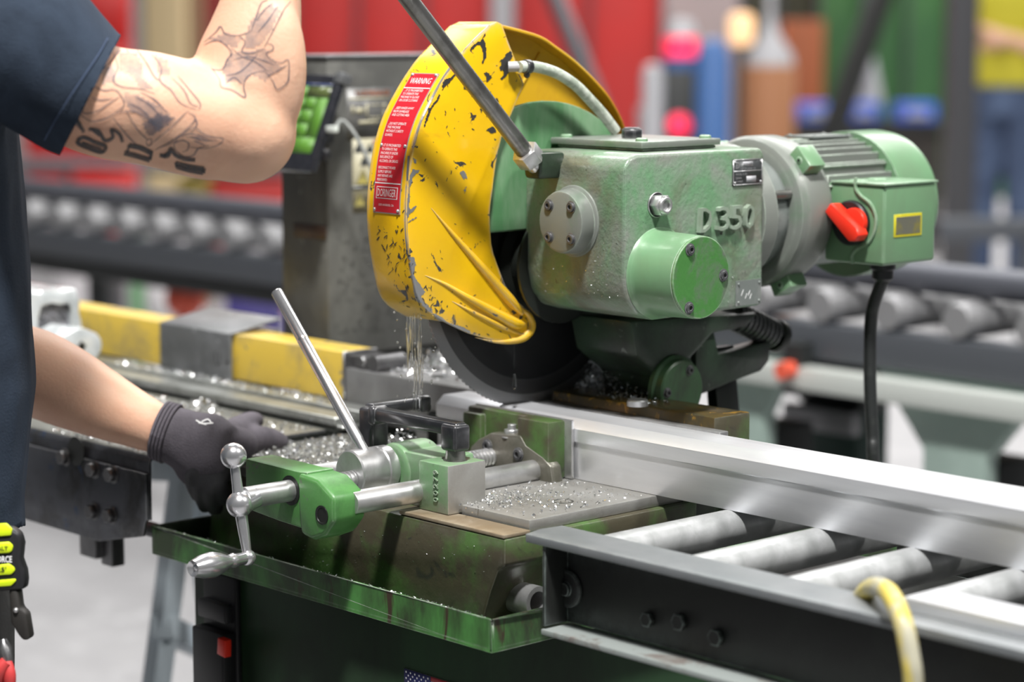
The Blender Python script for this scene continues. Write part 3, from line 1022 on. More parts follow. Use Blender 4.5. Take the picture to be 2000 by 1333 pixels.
# coolant hose
hp_ = [at(px, py, 'x', 0.050) for px, py in ((1014, 131), (1024, 130), (1048, 131), (1085, 142), (1122, 165), (1152, 195), (1178, 224), (1202, 256))]
g = G()
g.tube(smoothpath(hp_, 6), 0.0066, 14)
hose = g.build('coolant_hose', m_braid, head)
d = (hp_[2] - hp_[1]).normalized()
g = G()
g.cyl(hp_[1], hp_[1] + d * 0.009, 0.0082, None, 20)
g.ball(hp_[1] + d * 0.004 + V((0, 0, -0.0095)), 0.004, 0, 8, 6)
g.build('hose_clamp', m_black, hose, bev=0.0006)
g = G()
g.cyl(hp_[0] - d * 0.006 + V((-0.012, 0, 0)), hp_[1], 0.0060, None, 12)
g.build('hose_fitting', m_greyplast, hose)

# motor
MX, MZ = 0.130, 1.2690
g = G()
g.lathe((MX, 0.20, MZ), (0, 1, 0), [(0, 0.070), (0.09, 0.0725), (0.24, 0.0725), (0.24, 0)], 40)
mot = g.build('drive_motor', m_plategrey, head, sharp=30)
g = G()
g.lathe((MX, 0.176, MZ), (0, 1, 0), [(0, 0.06), (0, 0.082), (0.020, 0.085), (0.026, 0.078), (0.026, 0.05)], 44)
g.build('adapter_ring', m_green_worn, mot, sharp=30)
g = G()
g.lathe((MX, 0.232, MZ), (0, 1, 0), [(0.0, 0.068), (0.0, 0.0815), (0.004, 0.0885), (0.012, 0.0925), (0.048, 0.0925), (0.060, 0.088), (0.066, 0.073)], 52)
g.build('motor_flange', m_green_worn, mot, sharp=30)
for a in (20, 110, 200, 290):
    ca, sa = math.cos(math.radians(a)), math.sin(math.radians(a))
    g = G()
    g.cyl((MX + 0.074 * ca, 0.196, MZ + 0.074 * sa), (MX + 0.074 * ca, 0.236, MZ + 0.074 * sa), 0.006, None, 10)
    g.build('flange_stud', m_gunmetal, mot)
for a in (42, -62, 138):
    ca, sa = math.cos(math.radians(a)), math.sin(math.radians(a))
    mx = Matrix.Translation((MX, 0, MZ)) @ Matrix.Rotation(-math.radians(a), 4, 'Y')
    g = G()
    g.box(0.080, 0.107, 0.246, 0.276, -0.016, 0.016, 0, mx)
    g.cyl(mx @ V((0.098, 0.2445, 0)), mx @ V((0.098, 0.250, 0)), 0.0042, None, 12, 1)
    g.build('flange_lug', [m_green_light, m_void], mot, bev=(0.002, 2, 40))
for k in range(-7, 8):
    x = k * 0.0105
    top = math.sqrt(0.0865 ** 2 - x * x)
    z0 = math.sqrt(max(0.070 ** 2 - x * x, 0.0))
    g = G()
    g.box(MX + x - 0.0016, MX + x + 0.0016, 0.297, 0.437, MZ + z0, MZ + top)
    g.build('cooling_fin', m_green_worn, mot, bev=(0.001, 1, 30))
for k in range(0, 3):
    z = k * 0.0115 + 0.032
    top = math.sqrt(0.0865 ** 2 - z * z)
    g = G()
    g.box(MX + 0.05, MX + top, 0.297, 0.437, MZ + z - 0.0016, MZ + z + 0.0016)
    g.build('cooling_fin', m_green_worn, mot, bev=(0.001, 1, 30))
g = G()
g.lathe((MX, 0.420, MZ), (0, 1, 0), [(0, 0.0895), (0.0, 0.0925), (0.060, 0.0925), (0.076, 0.090), (0.084, 0.082), (0.087, 0.0)], 56)
g.build('fan_cover', m_green_light, mot, sharp=30, label='shiny pale green fan cover')
g = G()
g.box(MX - 0.028, MX + 0.020, 0.335, 0.412, MZ + 0.0865, MZ + 0.0890)
for x in (-0.024, 0.016):
    for y in (0.341, 0.406):
        g.lathe((MX + x, y, MZ + 0.089), (0, 0, 1), [(0, 0.003), (0.0015, 0.002), (0.0015, 0)], 8)
g.build('motor_plate', m_plategrey, mot, label='small plate on top of the fins')

# terminal box with rotary switch
bx0, bx1, by0, by1, bz0, bz1 = 0.198, 0.290, 0.300, 0.400, 1.210, 1.306
g = G()
g.box(bx0, bx1, by0, by1, bz0, bz1)
tb = g.build('terminal_box', m_green_light, head, bev=(0.0045, 3, 30))
g = G()
g.prism([(bx0 + 0.010, by0 - 0.002), (bx1 + 0.0015, by0 - 0.002), (bx1 + 0.0015, by1 + 0.001), (bx0 + 0.010, by1 + 0.001)], 'z', bz1 - 0.0005, bz1 + 0.0025)
for y in (by0 + 0.02, by0 + 0.055):
    g.lathe((bx0 + 0.035, y, bz1 + 0.002), (0, 0, 1), [(0, 0.013), (0.002, 0.012), (0.003, 0.0)], 18)
g.build('box_lid', m_green_light, tb, bev=0.0008)


def bxp(x, y, yy=by0 - 0.0008):
    return at(1400 + x / 3.332, 200 + y / 3.332, 'y', yy)


g = G()
g.tube(smoothpath([bxp(x, y) for x, y in ((905, 490), (905, 560), (940, 610), (1000, 660), (1035, 740), (1030, 830), (990, 910), (910, 960), (880, 1000), (885, 1050))], 5), 0.0022, 8)
g.build('cover_seam', m_green_light, tb)
sc_ = bxp(880, 785)
g = G()
g.lathe((sc_.x, by0 - 0.0005, sc_.z), (0, -1, 0), [(0, 0.0275), (0.005, 0.0272), (0.0065, 0.0255), (0.0065, 0)], 36, 0)
for tx, x, y in (('A', 935, 720), ('F', 950, 805)):
    q = bxp(x, y, by0 - 0.0072)
    add_text(g, tx, lambda u, v, w, q=q: V((q.x + u, by0 - 0.0074, q.z + v)), 1, 0.0046, 0.0068)
    g.box(q.x - 0.0055, q.x - 0.0043, by0 - 0.0075, by0 - 0.0066, q.z - 0.001, q.z + 0.004, 1)
g.build('switch_plate', [m_blackpl, m_white], tb, sharp=30)
g = G()
k0 = bxp(850, 790, by0 - 0.018)
mx = Matrix.Translation((k0.x, by0 - 0.0065, k0.z)) @ Matrix.Rotation(math.radians(38), 4, 'Y')
g.prism([(-0.030, -0.007), (0.020, -0.010), (0.027, -0.004), (0.027, 0.006), (0.018, 0.010), (-0.030, 0.007)], 'y', -0.021, -0.002)
bmesh.ops.transform(g.bm, matrix=mx, verts=g.bm.verts)
g.cyl(mx @ V((0.003, 0.0, 0.004)), mx @ V((0.003, -0.009, 0.004)), 0.0175, None, 28)
g.build('switch_knob', m_red, tb, bev=(0.0018, 2, 35), label='red rotary switch knob')
q0, q1 = at(1746, 420, 'x', bx1), at(1799, 459, 'x', bx1)
g = G()
g.box(bx1 - 0.001, bx1 + 0.0008, q0.y, q1.y, q1.z, q0.z, 0)
g.box(bx1, bx1 + 0.0012, q0.y + 0.0025, q1.y - 0.0025, q1.z + 0.0025, q0.z - 0.0025, 1)
g.build('yellow_label', [m_yellowlab, m_labgrey], tb, bev=(0.0004, 1, 40), label='small worn yellow framed label')
g = G()
g.lathe((0.248, 0.352, 1.2105), (0, 0, -1), [(0, 0.0155), (0.010, 0.0155), (0.012, 0.013), (0.022, 0.013), (0.026, 0.009), (0.026, 0)], 20)
g.build('cable_gland', m_blackpl, tb)

# arm down to the pivot, tail and spring
XA0, XA1 = 0.095, 0.135


def A(px, py, x=XA1):
    p = at(px, py, 'x', x)
    return (p.y, p.z)


g = G()
g.prism([A(1232, 628), A(1486, 610), A(1460, 640), A(1395, 652), A(1352, 700), A(1372, 730), A(1368, 800), A(1330, 818), A(1300, 800), A(1292, 740), A(1245, 700)], 'x', 0.03, XA1)
arm = g.build('pivot_arm', m_darkgreen, head, bev=0.006)
pc = at(1333, 762, 'x', XA1 + 0.012)
g = G()
g.lathe((XA1 - 0.002, pc.y - 0.004, pc.z), (1, 0, 0), [(0, 0.041), (0.006, 0.041), (0.008, 0.037), (0.016, 0.036), (0.0175, 0.034), (0.0175, 0)], 36)
g.build('pivot_cover', m_pivotgreen, arm, sharp=30)
for a in (62, 180, -62):
    socket_bolt(arm, (XA1 + 0.0155, pc.y - 0.004 + 0.026 * math.cos(math.radians(a)), pc.z + 0.026 * math.sin(math.radians(a))), (1, 0, 0), 0.005)
g = G()
g.prism([A(1372, 648), A(1407, 640), A(1418, 694), A(1440, 690), A(1519, 668), A(1516, 708), A(1500, 728), A(1440, 750), A(1398, 768), A(1374, 778)], 'x', 0.098, 0.124)
g.build('arm_tail', m_darkgreen, head, bev=0.003)
s0, s1_ = at(1425, 612, 'x', 0.11), at(1512, 655, 'x', 0.11)
dv = (s1_ - s0).normalized()
u, v = G.frame(dv)
pts = []
for i in range(14 * 11 + 1):
    a = 2 * PI * i / 14
    pts.append(s0 + dv * ((s1_ - s0).length * i / (14 * 11)) + (u * math.cos(a) + v * math.sin(a)) * 0.0165)
g = G()
g.tube(pts, 0.0028, 6)
spr = g.build('return_spring', m_black, head, sharp=60)
g = G()
g.cyl(s0 - dv * 0.002, s1_ + dv * 0.006, 0.0125, None, 16)
g.cyl(s1_ - dv * 0.002, s1_ + dv * 0.010, 0.021, None, 20)
g.build('spring_rod', m_void, spr, bev=0.001)

# bracket strip behind the arm
p0, p1, p2, p3 = at(1374, 680, 'y', 0.20), at(1391, 680, 'y', 0.20), at(1408, 866, 'y', 0.20), at(1386, 866, 'y', 0.20)
g = G()
g.prism([(p0.x, p0.z), (p1.x, p1.z), (p2.x, p2.z), (p3.x, p3.z)], 'y', 0.20, 0.24)
g.build('rear_strut', m_void, base, bev=0.002)

# ================================================================== POWER CABLE
g = G()
g.tube(smoothpath([(0.248, 0.352, 1.186)] + [at(px, py, 'y', 0.352) for px, py in ((1703, 610), (1699, 690), (1700, 770), (1704, 850), (1708, 930))] + [(0.225, 0.41, 0.7), (0.24, 0.42, 0.2), (0.30, 0.44, 0.009), (0.55, 0.5, 0.009)], 6), 0.0078, 14)
tag(g.build('power_cable', m_rubber), 'black power cable hanging down from the green motor terminal box', 'cable')

# ================================================================== VISE
vise = thing('screw_vise', 'green screw vise with steel rods and ball crank clamping the aluminium bar', 'vise', (0.03, -0.2, 0.9775))
m_green_nut = mat('worn_light_green_paint', (0.15, 0.285, 0.14), 0.4, 0, (0.20, 0.23, 0.18), 14, 0.42, 0.62, chip=(0.07, 0.08, 0.06), cscale=80, clo=0.66, chi=0.72, edge=(0.45, 0.5, 0.43), bump=0.2)
AX, AZ_ = 0.030, 0.994


def q6(x, y, yy):
    p = at(360 + x / 3.3333, 780 + y / 3.3333, 'y', yy)
    return (p.x, p.z)


YP = -0.388
g = G()
g.prism([q6(395, 385, YP), q6(735, 470, YP), q6(800, 475, YP), q6(775, 850, YP), q6(620, 800, YP), q6(395, 715, YP)], 'y', YP, -0.350)
ep = g.build('end_plate', m_green_vivid, vise, bev=(0.003, 2, 30))
g = G()
g.prism([q6(752, 475, YP), q6(880, 520, YP), q6(990, 640, YP), q6(992, 800, YP), q6(930, 890, YP), q6(850, 918, YP), q6(772, 880, YP), q6(755, 700, YP)], 'y', YP - 0.004, -0.347)
lobe = g.build('end_plate_lug', m_green_vivid, vise, bev=(0.006, 3, 30))
hx = q6(918, 752, YP)
g = G()
g.lathe((hx[0], YP - 0.0043, hx[1]), (0, -1, 0), [(0, 0.0105), (0.0012, 0.0105), (0.0012, 0.0088), (0.0004, 0.0082), (0.0004, 0)], 20, 0)
g.build('lug_hole', m_void, lobe)
g = G()
xx = q6(680, 620, YP)
g.lathe((AX, YP - 0.0002, AZ_), (0, -1, 0), [(0, 0.0165), (0.0008, 0.0165), (0.0010, 0.0125)], 24)
g.build('shaft_hole', m_void, ep)
# lead screw: plain shaft, then thread ridges
g = G()
g.cyl((AX, -0.450, AZ_), (AX, -0.345, AZ_), 0.0118, None, 24)
pr = []
y = 0.0
while y < 0.285:
    pr += [(y, 0.0088), (y + 0.0014, 0.0108), (y + 0.0030, 0.0108), (y + 0.0044, 0.0088)]
    y += 0.0056
g.lathe((AX, -0.362, AZ_), (0, 1, 0), [(-0.001, 0)] + pr + [(y, 0)], 22)
g.build('lead_screw', m_steel, vise, sharp=30)
# guide rods
for nm, x, y0 in (('front', 0.103, -0.363), ('back', -0.045, -0.355)):
    g = G()
    g.cyl((x, y0, 0.9875), (x, -0.085, 0.9875), 0.0128, None, 28)
    g.build('guide_rod', m_steel, vise, bev=0.001)
# crank handle with balls
YC = -0.457
bt, bm_, bb = at(456, 891, 'y', YC), at(468, 986, 'y', YC), at(484, 1090, 'y', YC)
g = G()
g.tube([bt, bt.lerp(bm_, 0.5), bm_], [0.0050, 0.0056, 0.0068], 18)
g.tube([bm_, bm_.lerp(bb, 0.5), bb], [0.0070, 0.0062, 0.0046], 18)
crank = g.build('crank_arm', m_chrome, vise)
for p, r in ((bt, 0.0142), (bm_, 0.0144), (bb, 0.0088)):
    g = G()
    g.ball(p, r, 0, 28, 18)
    g.build('crank_ball', m_chrome, crank, sharp=60)
g = G()
g.cyl(bm_, (AX, -0.436, AZ_), 0.0122, None, 24)
g.build('crank_hub', m_chrome, crank)
tip = at(378, 1111, 'y', YC - 0.078)
hd = (tip - bb)
g = G()
g.lathe(bb, hd, [(0.0, 0.0065), (0.018, 0.0068), (0.022, 0.0082), (0.026, 0.0070), (0.030, 0.0068), (0.040, 0.0110), (0.052, 0.0138), (0.066, 0.0125), (0.080, 0.0085), (hd.length - 0.002, 0.0035), (hd.length, 0)], 26)
g.build('crank_grip', m_chrome, crank, sharp=60)
# quick-release collar and its lever
HX, HZ = 0.025, 1.0005
g = G()
g.lathe((HX, -0.302, HZ), (0, 1, 0), [(0.0, 0.014), (0.0, 0.0245), (0.0015, 0.026), (0.036, 0.026), (0.0375, 0.025), (0.0385, 0.025), (0.040, 0.026), (0.052, 0.026), (0.054, 0.024), (0.054, 0)], 44)
collar = g.build('release_collar', m_steel, vise, sharp=30)
l0 = V((HX + 0.006, -0.282, HZ + 0.018))
l1 = at(540, 570, 'y', -0.282)
g = G()
ldv = (l1 - l0)
g.tube([l0, l0 + ldv * 0.08, l0 + ldv * 0.10, l1 - ldv * 0.005, l1], [0.0060, 0.0060, 0.0068, 0.0068, 0.006], 20)
g.lathe(l0 + ldv * 0.695, ldv, [(0, 0.0068), (0.001, 0.0070), (0.003, 0.0070), (0.004, 0.0068)], 20)
g.build('release_lever', m_chrome, collar)
# nut housing and clamp block
g = G()
g.lathe((0.034, -0.248, 0.9985), (0, 1, 0), [(0, 0.022), (0.0, 0.028), (0.004, 0.031), (0.05, 0.031), (0.054, 0.028), (0.054, 0.010)], 36)
g.box(0.034, 0.112, -0.246, -0.194, 0.9785, 1.0225)
nh = g.build('nut_housing', m_green_nut, vise, bev=(0.0025, 2, 35))
g = G()
g.box(0.108, 0.157, -0.272, -0.217, 0.9692, 1.0235, 0)
cb = g.build('clamp_block', [m_plate, m_green_nut], vise, bev=(0.0018, 2, 35))
for f in cb.data.polygons:
    if f.normal.z > 0.7:
        f.material_index = 1
    if f.normal.y < -0.7:
        f.material_index = 1
g = G()
for k, ch in enumerate('00279'):
    add_text(g, ch, lambda u, v, w, k=k: V((0.1375 - v, -0.2722 - (0.0014 if w > 0 else -0.001), 0.984 + 0.0075 * k + u)), 0, 0.0052, 0.0075, ext=0.1, bold=0.012)
g.build('cast_number', m_green_nut, cb, sharp=30)
g = G()
g.lathe((0.135, -0.242, 1.0232), (0, 0, 1), [(0, 0.0135), (0.0010, 0.0135), (0.0012, 0.0115), (0.012, 0.0105), (0.012, 0)], 24)
g.build('post_stub', m_gunmetal, cb)


def rod_bent(name, pts, rad, m, k=5, label=None):
    g = G()
    g.tube(smoothpath(pts, k), rad, 14)
    return g.build(name, m, vise, label=label)


g = G()
g.box(0.122, 0.148, -0.254, -0.230, 1.034, 1.064)
g.box(0.000, 0.146, -0.251, -0.233, 1.0505, 1.0665)
g.box(-0.004, 0.008, -0.254, -0.230, 1.046, 1.068)
g.build('clamp_handle', m_black, vise, bev=(0.0048, 3, 30), label='black clamp handle')
g = G()
c0 = at(735, 840, 'y', -0.225)
g.box(c0.x - 0.013, c0.x + 0.013, -0.242, -0.216, 1.002, 1.062)
g.box(c0.x - 0.010, c0.x + 0.008, -0.236, -0.155, 1.052, 1.0665)
g.box(c0.x - 0.012, c0.x + 0.010, -0.165, -0.148, 1.048, 1.068)
g.build('clamp_handle', m_black, vise, bev=(0.0048, 3, 30), label='second black clamp handle pointing away')
# a short dark pin lying by the collar belongs to the vise lock
p = at(668, 908, 'z', 0.982)
g = G()
g.lathe(p, (0.75, 0.65, 0), [(0, 0.0035), (0, 0.0052), (0.035, 0.0052), (0.035, 0)], 14)
g.build('lock_pin', m_void, vise)
# movable jaw


def q5(x, y, yy):
    p = at(700 + x / 3.1733, 540 + y / 3.1733, 'y', yy)
    return (p.x, p.z)


g = G()
g.box(0.074, 0.1265, -0.094, -0.0665, 0.979, 1.0465)
g.box(-0.028, 0.0745, -0.080, -0.0665, 0.979, 1.0462)
g.box(-0.028, 0.004, -0.088, -0.0665, 0.979, 1.040)
jaw = g.build('movable_jaw', m_bed, vise, bev=(0.0028, 2, 30))
g = G()
g.box(-0.028, 0.1365, -0.0668, -0.0630, 0.979, 1.0472)
g.build('jaw_face', m_steel, jaw, bev=0.0004)
YB = -0.0955
g = G()
g.prism([q5(690, 1060, YB), q5(735, 1015, YB), q5(815, 972, YB), q5(1000, 985, YB), q5(1035, 1050, YB), q5(1085, 1085, YB), q5(1140, 1125, YB), q5(1190, 1180, YB), q5(1205, 1300, YB), q5(1090, 1300, YB), q5(800, 1300, YB), q5(690, 1180, YB)], 'y', YB, -0.078)
br = g.build('screw_bracket', m_cast, jaw, bev=(0.003, 2, 30))
for x, y in ((992, 1105), (800, 1052)):
    q = q5(x, y, YB)
    socket_bolt(jaw, (q[0], YB - 0.0004, q[1]), (0, -1, 0), 0.0066)
q = at(993, 848, 'y', -0.090)
g = G()
zn = at(993, 850, 'y', -0.0845).z - 0.002
g.lathe((q.x, -0.0845, zn), (0, 0, 1), [(0, 0.0125), (0.0016, 0.0125), (0.0016, 0)], 20)
g.cyl((q.x, -0.0845, zn + 0.0015), (q.x, -0.0845, zn + 0.0095), 0.0098, None, 6)
g.cyl((q.x, -0.0845, zn + 0.0095), (q.x, -0.0845, zn + 0.0155), 0.0052, None, 12)
g.build('jaw_stud', m_steel, jaw, bev=(0.0006, 1, 40))

# ================================================================== ALUMINIUM BAR being cut
full = [(-0.062, 0.9785), (-0.0595, 0.9785), (-0.0595, 1.0205), (-0.062, 1.022), (-0.062, 1.037), (-0.050, 1.047), (-0.009, 1.047), (0.003, 1.037), (0.003, 0.9785)]
full = [(-0.0595, 0.9785), (-0.0595, 1.0205), (-0.062, 1.022), (-0.062, 1.037), (-0.050, 1.047), (-0.009, 1.047), (0.003, 1.037), (0.003, 0.9785)]
cut = [(-0.0595, 0.9785), (-0.0595, 1.0205), (-0.062, 1.022), (-0.062, 1.037), (-0.0601, 1.0390), (0.0011, 1.0390), (0.003, 1.037), (0.003, 0.9785)]
g = G()
g.prism(full, 'x', -0.106, -0.0018)
g.prism(cut, 'x', -0.0018, 0.0018)
g.prism(full, 'x', 0.0018, 1.75)
tag(g.build('aluminium_bar', m_bar, bev=(0.0009, 2, 25), clean=True), 'long chamfered aluminium bar in the vise with the saw blade in it', 'metal bar')

# ================================================================== ROLLER CONVEYOR (right front)
conv = thing('roller_conveyor', 'roller conveyor with a black channel rail carrying the bar to the right', 'conveyor', (0.9, -0.05, 0))
ZR = 0.979


def zr(px, py):
    return at(px, py, 'z', ZR)


yo, yi = -0.302, -0.246
g = G()
g.prism([(0.312, yo), (1.72, yo), (1.72, yi), (0.308, yi), (0.305, yi - 0.03)], 'z', 0.970, ZR)
tf = g.build('rail_cap', m_rail, conv, bev=0.0012)
lw = at(1062, 1100, 'y', yo + 0.004).x
g = G()
g.box(lw, 1.72, yo + 0.034, yo + 0.040, 0.886, 0.970)
g.box(lw, lw + 0.004, yo + 0.002, yo + 0.036, 0.886, 0.970)
g.build('front_rail', m_web, conv, bev=0.001)
zb = at(1066, 1232, 'y', yo).z
g = G()
g.box(lw, 1.72, yo, yo + 0.04, zb - 0.006, zb)
g.build('bottom_flange', m_flange, conv, bev=0.001)
for px, py, r in ((1112, 1150, 0.020), (1268, 1210, 0.008), (1330, 1215, 0.009), (1402, 1245, 0.009)):
    p = at(px, py, 'y', yo + 0.034)
    g = G()
    if r > 0.015:
        g.lathe((p.x, yo + 0.0335, p.z), (0, -1, 0), [(0, r), (0.003, r), (0.004, r * 0.9), (0.004, 0.007), (0.008, 0.007), (0.008, 0)], 20)
    else:
        g.cyl((p.x, yo + 0.0335, p.z), (p.x, yo + 0.028, p.z), r, None, 6)
    g.build('rail_bolt', m_web, conv, bev=(0.0006, 1, 40))
g = G()
g.box(0.42, 1.72, 0.17, 0.178, 0.886, 0.975)
g.build('back_rail', m_web, conv, bev=0.001)
RR = 0.0195
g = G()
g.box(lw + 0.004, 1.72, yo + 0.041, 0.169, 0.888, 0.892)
g.build('shade_pan', m_web, conv)  # dark sheet added for the shaded floor between the rollers
rl0 = None
for k in range(9):
    x = 0.372 + 0.1235 * k
    if rl0 is None:
        g = G()
        g.lathe((x, -0.2605, 0.9785 - RR), (0, 1, 0), [(0, 0.006), (0.003, 0.006), (0.003, RR - 0.001), (0.004, RR), (0.423, RR), (0.424, RR - 0.001), (0.424, 0.006), (0.43, 0.006), (0.43, 0)], 28)
        rl0 = g.build('roller', m_roller, conv, sharp=30)
    else:
        copy_part(rl0, conv, (0.1235 * k, 0, 0))
lg0 = None
for x in (0.95, 1.68):
    for y in (yo + 0.02, 0.15):
        g = G()
        g.box(x, x + 0.05, y, y + 0.025, 0, 0.8875)
        g.build('leg', m_web, conv, bev=0.002)

# pale strip of aluminium lying along the rail
s0 = at(1816, 1149, 'z', 0.992)
g = G()
yA = at(1768, 1167, 'z', 0.992)
g.prism([(yA.x, yA.y), (1.60, yA.y), (1.60, s0.y + 0.005), (yA.x, s0.y + 0.005)], 'z', 0.9792, 0.992)
tag(g.build('aluminium_strip', m_bar, bev=0.0006), 'flat pale aluminium strip lying over the conveyor rollers and rail', 'metal strip')

# yellow hose over the rail
hp2 = [at(1640, 1185, 'y', -0.21) - V((0, 0, 0.05)), at(1668, 1160, 'y', -0.235) + V((0, 0, -0.018)), at(1700, 1150, 'y', -0.262), at(1735, 1158, 'y', -0.300), at(1762, 1212, 'y', -0.324), at(1778, 1285, 'y', -0.330), at(1784, 1345, 'y', -0.330), at(1782, 1480, 'y', -0.328)]
hp2 += [V((hp2[-1].x, -0.33, 0.5)), V((hp2[-1].x - 0.02, -0.36, 0.1)), V((hp2[-1].x - 0.1, -0.5, 0.0095)), V((hp2[-1].x + 0.3, -0.8, 0.0095))]
g = G()
g.tube(smoothpath(hp2, 8), 0.0088, 16)
tag(g.build('air_hose', m_hose), 'worn yellow hose hooked over the black conveyor rail', 'hose')

# ================================================================== INFEED SIDE (left)
inf = thing('infeed_table', 'oily steel infeed table with a bolted front skirt left of the saw', 'infeed table', (-0.9, -0.2, 0))
YI = -0.356
XR = -0.292
g = G()
prof = [(YI, 0.905), (YI, 0.972)] + [(YI + 0.012 - 0.012 * math.cos(a), 0.972 + 0.012 * math.sin(a)) for a in (0.5, 1.0, 1.57)] + [(-0.088, 0.984), (-0.088, 0.981), (YI + 0.012, 0.981)] + [(YI + 0.012 - 0.009 * math.cos(a), 0.972 + 0.009 * math.sin(a)) for a in (1.0, 0.4)] + [(YI + 0.003, 0.905)]
g.prism(prof, 'x', -1.55, XR)
top = g.build('table_top', [m_table, m_channel], inf, sharp=50)
for f in top.data.polygons:
    if f.normal.y < -0.6 or f.normal.x > 0.6:
        f.material_index = 1
g = G()
xb = at(95, 985, 'y', YI - 0.003).x
z1 = at(100, 990, 'y', YI - 0.003).z
g.prism([(-1.55, 0.862), (-0.40, 0.862), (XR - 0.010, 0.884), (XR - 0.006, 0.900), (XR - 0.001, 0.906), (XR - 0.001, 0.962), (-1.55, 0.962)], 'y', YI - 0.004, YI - 0.0002)
g.build('skirt_plate', m_channel, inf, bev=0.0008)
for px, py in ((185, 917), (221, 927), (184, 999), (219, 1007), (128, 893)):
    p = at(px, py, 'y', YI - 0.004)
    g = G()
    g.cyl((p.x, YI - 0.0038, p.z), (p.x, YI - 0.0055, p.z), 0.0115, None, 18)
    g.cyl((p.x, YI - 0.005, p.z), (p.x, YI - 0.0135, p.z), 0.0092, None, 6)
    g.build('hex_bolt', m_darksteel, inf, bev=(0.0008, 1, 40))
p = at(150, 882, 'y', YI - 0.004)
g = G()
g.lathe((p.x, YI - 0.0055, p.z), (0, 1, 0), [(0, 0.015), (0, 0.0185), (0.001, 0.0185), (0.0015, 0.0145), (0.003, 0.0)], 24)
g.build('skirt_hole', m_void, inf)
p = at(205, 1040, 'y', -0.30)
g = G()
g.box(p.x - 0.03, p.x + 0.008, -0.32, -0.29, 0.82, 0.93)
g.box(p.x + 0.004, p.x + 0.03, -0.31, -0.29, 0.812, 0.90)
g.build('hanging_bracket', m_darksteel, inf, bev=0.002)
for x in (-0.62, -1.5):
    for y in (-0.30, -0.12):
        if x == -0.62 and False:
            continue
        g = G()
        g.box(x - 0.7 * 0 - 0.02 - 0.6, x + 0.02 - 0.6, y, y + 0.03, 0, 0.981)
        g.build('leg', m_channel, inf, bev=0.002)
# length stop: beam, saddle, slotted rails
stop = thing('length_stop', 'yellow length-stop beam on slotted aluminium rails behind the infeed table', 'length stop', (-1.0, 0.0, 0.0))
g = G()
g.box(-1.85, -0.374, 0.006, 0.062, 1.002, 1.066)
g.build('stop_beam', m_yellow_beam, stop, bev=(0.002, 2, 30))
g = G()
g.box(-0.374, -0.3705, 0.005, 0.063, 1.001, 1.067)
g.box(-0.3705, -0.312, 0.016, 0.060, 1.0445, 1.062)
g.cyl((-0.345, 0.012, 1.055), (-0.345, 0.02, 1.055), 0.009, None, 6)
g.cyl((-0.318, 0.012, 1.055), (-0.318, 0.062, 1.055), 0.012, None, 14)
g.build('beam_end_cap', m_darksteel, stop, bev=(0.001, 1, 35))
for y0, y1, za, zb_ in ((-0.030, 0.0055, 0.986, 1.0005), (-0.070, -0.036, 0.986, 0.9965)):
    g = G()
    g.box(-1.85, -0.285 - (0.0 if y0 > -0.05 else 0.01), y0, y1, za, zb_)
    g.box(-1.85, -0.284, y0 + 0.004, y1, za - 0.0045, za)
    g.build('slotted_rail', m_extr, stop, bev=(0.001, 1, 30))
g = G()
g.box(-1.85, -0.29, -0.075, 0.062, 0.955, 0.981)
g.build('rail_bed', m_void, stop, bev=0.001)
g = G()
prof = [(-0.004, 1.002), (-0.004, 1.068), (0.085, 1.0830), (0.085, 1.0795), (0.0, 1.065), (0.0, 1.002)]
g.prism(prof, 'x', -0.786, -0.612)
g.box(-0.780, -0.618, 0.063, 0.088, 0.981, 1.066)
sd = g.build('stop_saddle', m_saddle, stop, bev=(0.0012, 2, 30))
g = G()
for tx, px, py in (('U', 425, 702), ('-', 444, 708)):
    q = at(px, py, 'y', -0.0045)
    add_text(g, tx, lambda u, v, w, q=q: V((q.x + u, -0.0046, q.z + v)), 0, 0.012 if tx == 'U' else 0.008, 0.018 if tx == 'U' else 0.003)
g.build('saddle_mark', m_blackpl, sd, sharp=None)
for x in (-0.6, -1.75):
    g = G()
    g.box(x - 0.03, x + 0.03, 0.0, 0.06, 0, 0.955)
    g.build('leg', m_channel, stop, bev=0.002)

# plastic-wrapped extrusions stacked at the far left end
wr = thing('wrapped_extrusion', 'plastic-wrapped aluminium extrusion with an open grey end at the left', 'extrusion', (-0.95, -0.09, 0.99))
p = at(125, 620, 'y', -0.16)
g = G()
N = 22
rings = []
cw = at(105, 632, 'y', -0.16)
for k, (dx, s) in enumerate(((-0.42, 1.0), (-0.2, 1.03), (-0.06, 1.05), (-0.02, 1.08), (0.0, 1.04), (0.004, 0.90))):
    r = []
    for i in range(N):
        a = 2 * PI * i / N
        sq = 1 / max(abs(math.cos(a)), abs(math.sin(a))) ** 0.8
        rad = 0.043 * s * sq * (1 + 0.05 * math.sin(5 * a + k) + 0.04 * random.uniform(-1, 1))
        r.append(V((cw.x + dx, cw.y + math.cos(a) * rad, cw.z + math.sin(a) * rad * 1.05)))
    rings.append(r)
rings.append([V((cw.x + 0.0035, cw.y + (q.y - cw.y) * 0.72, cw.z + (q.z - cw.z) * 0.72)) for q in rings[-1]])
rings.append([V((cw.x - 0.03, q.y, q.z)) for q in rings[-1]])
g.loft(rings, 0, cap=True)
g.build('plastic_wrap', m_wrap, wr, sharp=45)
g = G()
g.prism([(cw.y - 0.028, cw.z - 0.030), (cw.y + 0.028, cw.z - 0.030), (cw.y + 0.030, cw.z + 0.012), (cw.y + 0.012, cw.z + 0.030), (cw.y - 0.030, cw.z + 0.026)], 'x', cw.x - 0.028, cw.x - 0.004)
